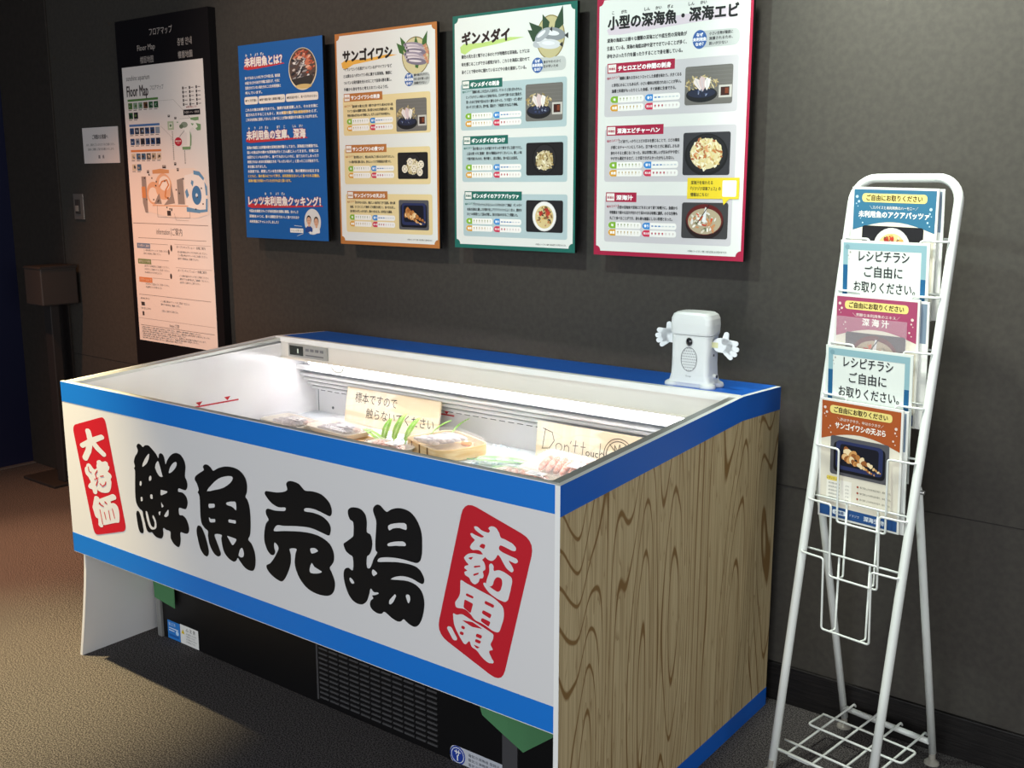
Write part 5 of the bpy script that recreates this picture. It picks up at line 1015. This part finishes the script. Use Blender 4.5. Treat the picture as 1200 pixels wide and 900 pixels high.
def flyer(label, t0, s0, col, sub, title, kind, seed, full=False, th=0.004, roll=0.0, title_w=150, tsize=17):
    o, pr = sheet('recipe_flyer', label, 'leaflet', 'recipe leaflets in the rack', t0, 0.21, 0.297, s0, th, roll=roll)
    pr.rect(0, 0, 210, 297, '#ecebe4', 1); pr.rect(5, 5, 200, 287, '#e4ddcc', 1.4)
    top = [(5, 5), (205, 5), (205, 100)] + [(205-200*k/12, 100-22*math.sin(math.pi*k/12)) for k in range(1, 12)] + [(5, 100)]
    pr.poly(top, col, 2)
    pr.rrect(26, 14, 158, 20, 10, '#f0dc84', 3); pr.text('ご自由にお取りください', 105, 24, 14.5, '#40301c', 4, align='C', width=136, bold=.03)
    pr.text(sub, 105, 46, 8.5, '#efe6dc', 3, align='C', width=118, bold=.01); pr.text(title, 105, 62, tsize, '#fbf7ee', 3, align='C', width=title_w, bold=.03)
    lt_ = '#e9d6cc' if kind != 'white' else '#b8d4e4'
    dots(pr, [(13, 22, 3.6), (18, 33, 3), (12, 38, 1.6), (16, 44, 1.2), (194, 46, 3.6), (192, 56, 2.2), (196, 62, 1.4), (28, 66, 2), (24, 72, 1.4), (188, 76, 2.4), (193, 84, 1.6), (30, 82, 1.8)], lt_)
    php = Print(pr.O + pr.N*0.0004, pr.U, pr.V); dish(php, 30, 88, 150, 96, kind, seed); 
    pr.rect(22, 196, 66, 60, '#f3efe4', 3); pr.rrect(22, 190, 34, 11, 4, '#e8cf5c', 4); pr.text('しざいりょう', 39, 195.5, 6, '#4a3a20', 5, align='C')
    for k in range(5): pr.text('未利用魚の切り身', 27, 208+k*9, 5, '#55504a', 4, width=30); pr.text('少々', 72, 208+k*9, 5, '#55504a', 4)
    for k in range(4):
        pr.ell(104, 204+k*15, 2.6, 2.6, '#a04a34', 4, 10); pr.text('魚に塩をふり水気を拭き取り、粉をつける。', 110, 204+k*15, 5.5, '#4a4540', 4, width=78)
    pr.rect(5, 266, 200, 26, '#1e4c86', 3); pr.rrect(40, 273, 36, 12, 6, '#dfe6ee', 4); pr.text('水族館', 58, 279, 8, '#1e4c86', 5, align='C', bold=.03); pr.text('ゾクゾク', 84, 279, 7, '#dfe6ee', 4); pr.text('深海生物', 122, 279, 13, '#dfe6ee', 4, bold=.03)
    p = pr.build('printed_page', o)
    php.build('dish_photo', p)
    return o
flyer('blue recipe leaflet in the topmost pocket of the rack', 1.333, -0.014, '#35708f', '＼スパイスと未利用魚のハーモニー／', '未利用魚のアクアパッツァ', 'white', 41, roll=0.02, title_w=172, tsize=16)
flyer('purple-red recipe leaflet in the middle pocket of the rack', 1.083, -0.014, '#a8476a', '＼芳醇な未利用魚のエキス／', '深 海 汁', 'soup', 42, title_w=66, tsize=19, th=0.006)
o5 = flyer('orange-brown recipe leaflet standing fully in view, lowest in the rack', 0.834, -0.014, '#ad5526', '＼外はサクサク、中はホクホク／', 'サンゴイワシの天ぷら', 'tempura', 43, title_w=128)
for t0, lab in ((1.2085, 'white card lettered in Japanese directly below the blue leaflet'), (0.959, 'white card lettered in Japanese directly above the orange-brown leaflet')):
    o, pr = sheet('notice_card', lab, 'card', 'white cards in the rack', t0, 0.218, 0.303, -0.012, 0.0022, tb=-0.180, nb=-0.028, nt=0.040)
    TEAL, DTEAL = '#8fb4bd', '#1d5f8c'
    pr.rect(0, 0, 218, 303, '#e2e8e2', 1)
    pr.rect(7, 6, 204, 16, TEAL, 2); pr.rect(7, 22, 12, 36, TEAL, 2); pr.rect(199, 22, 12, 60, TEAL, 2); pr.rect(7, 58, 12, 238, DTEAL, 2); pr.rect(199, 82, 12, 214, DTEAL, 2)
    pr.ell(17, 16, 6, 6, '#7aa0aa', 3, 16); dots(pr, [(25, 28, 2.2), (20, 36, 1.4), (22, 44, 1.2)], '#a8a39a')
    for k, (s, wd) in enumerate((('レシピチラシ', 124), ('ご自由に', 94), ('お取りください。', 152))): pr.text(s, 109 if k < 2 else 112, 36+k*36, 28, '#1a1c20', 3, align='C', width=wd, bold=.014)
    pr.build('printed_page', o)
o, pr = sheet('clear_sleeve', 'small clear plastic sleeve standing in front of the purple-red leaflet', 'sleeve', None, 1.083, 0.19, 0.245, -0.028, 0.0012, nb=-0.024, nt=0.046, mat=M('#e9dfe6', 0.1, alpha=0.16, spec=0.7))
for t0, s0, lab in ((1.333, 0.002, 'spare white leaflets behind the blue leaflet, edge showing at right'), (1.083, 0.006, 'spare white leaflets behind the purple-red leaflet, edge showing at right'), (0.834, -0.004, 'spare white leaflets behind the orange-brown leaflet, edge showing at right')):
    o, pr = sheet('leaflet_stack', lab, 'leaflets', 'spare leaflets in the rack', t0, 0.208, 0.295, s0, 0.0035, nb=-0.037, nt=0.029)
    pr.rect(5, 5, 198, 90, '#7d8fa0', 1); pr.build('printed_page', o)

bpy.data.objects.remove(_fo); bpy.data.curves.remove(_fc)
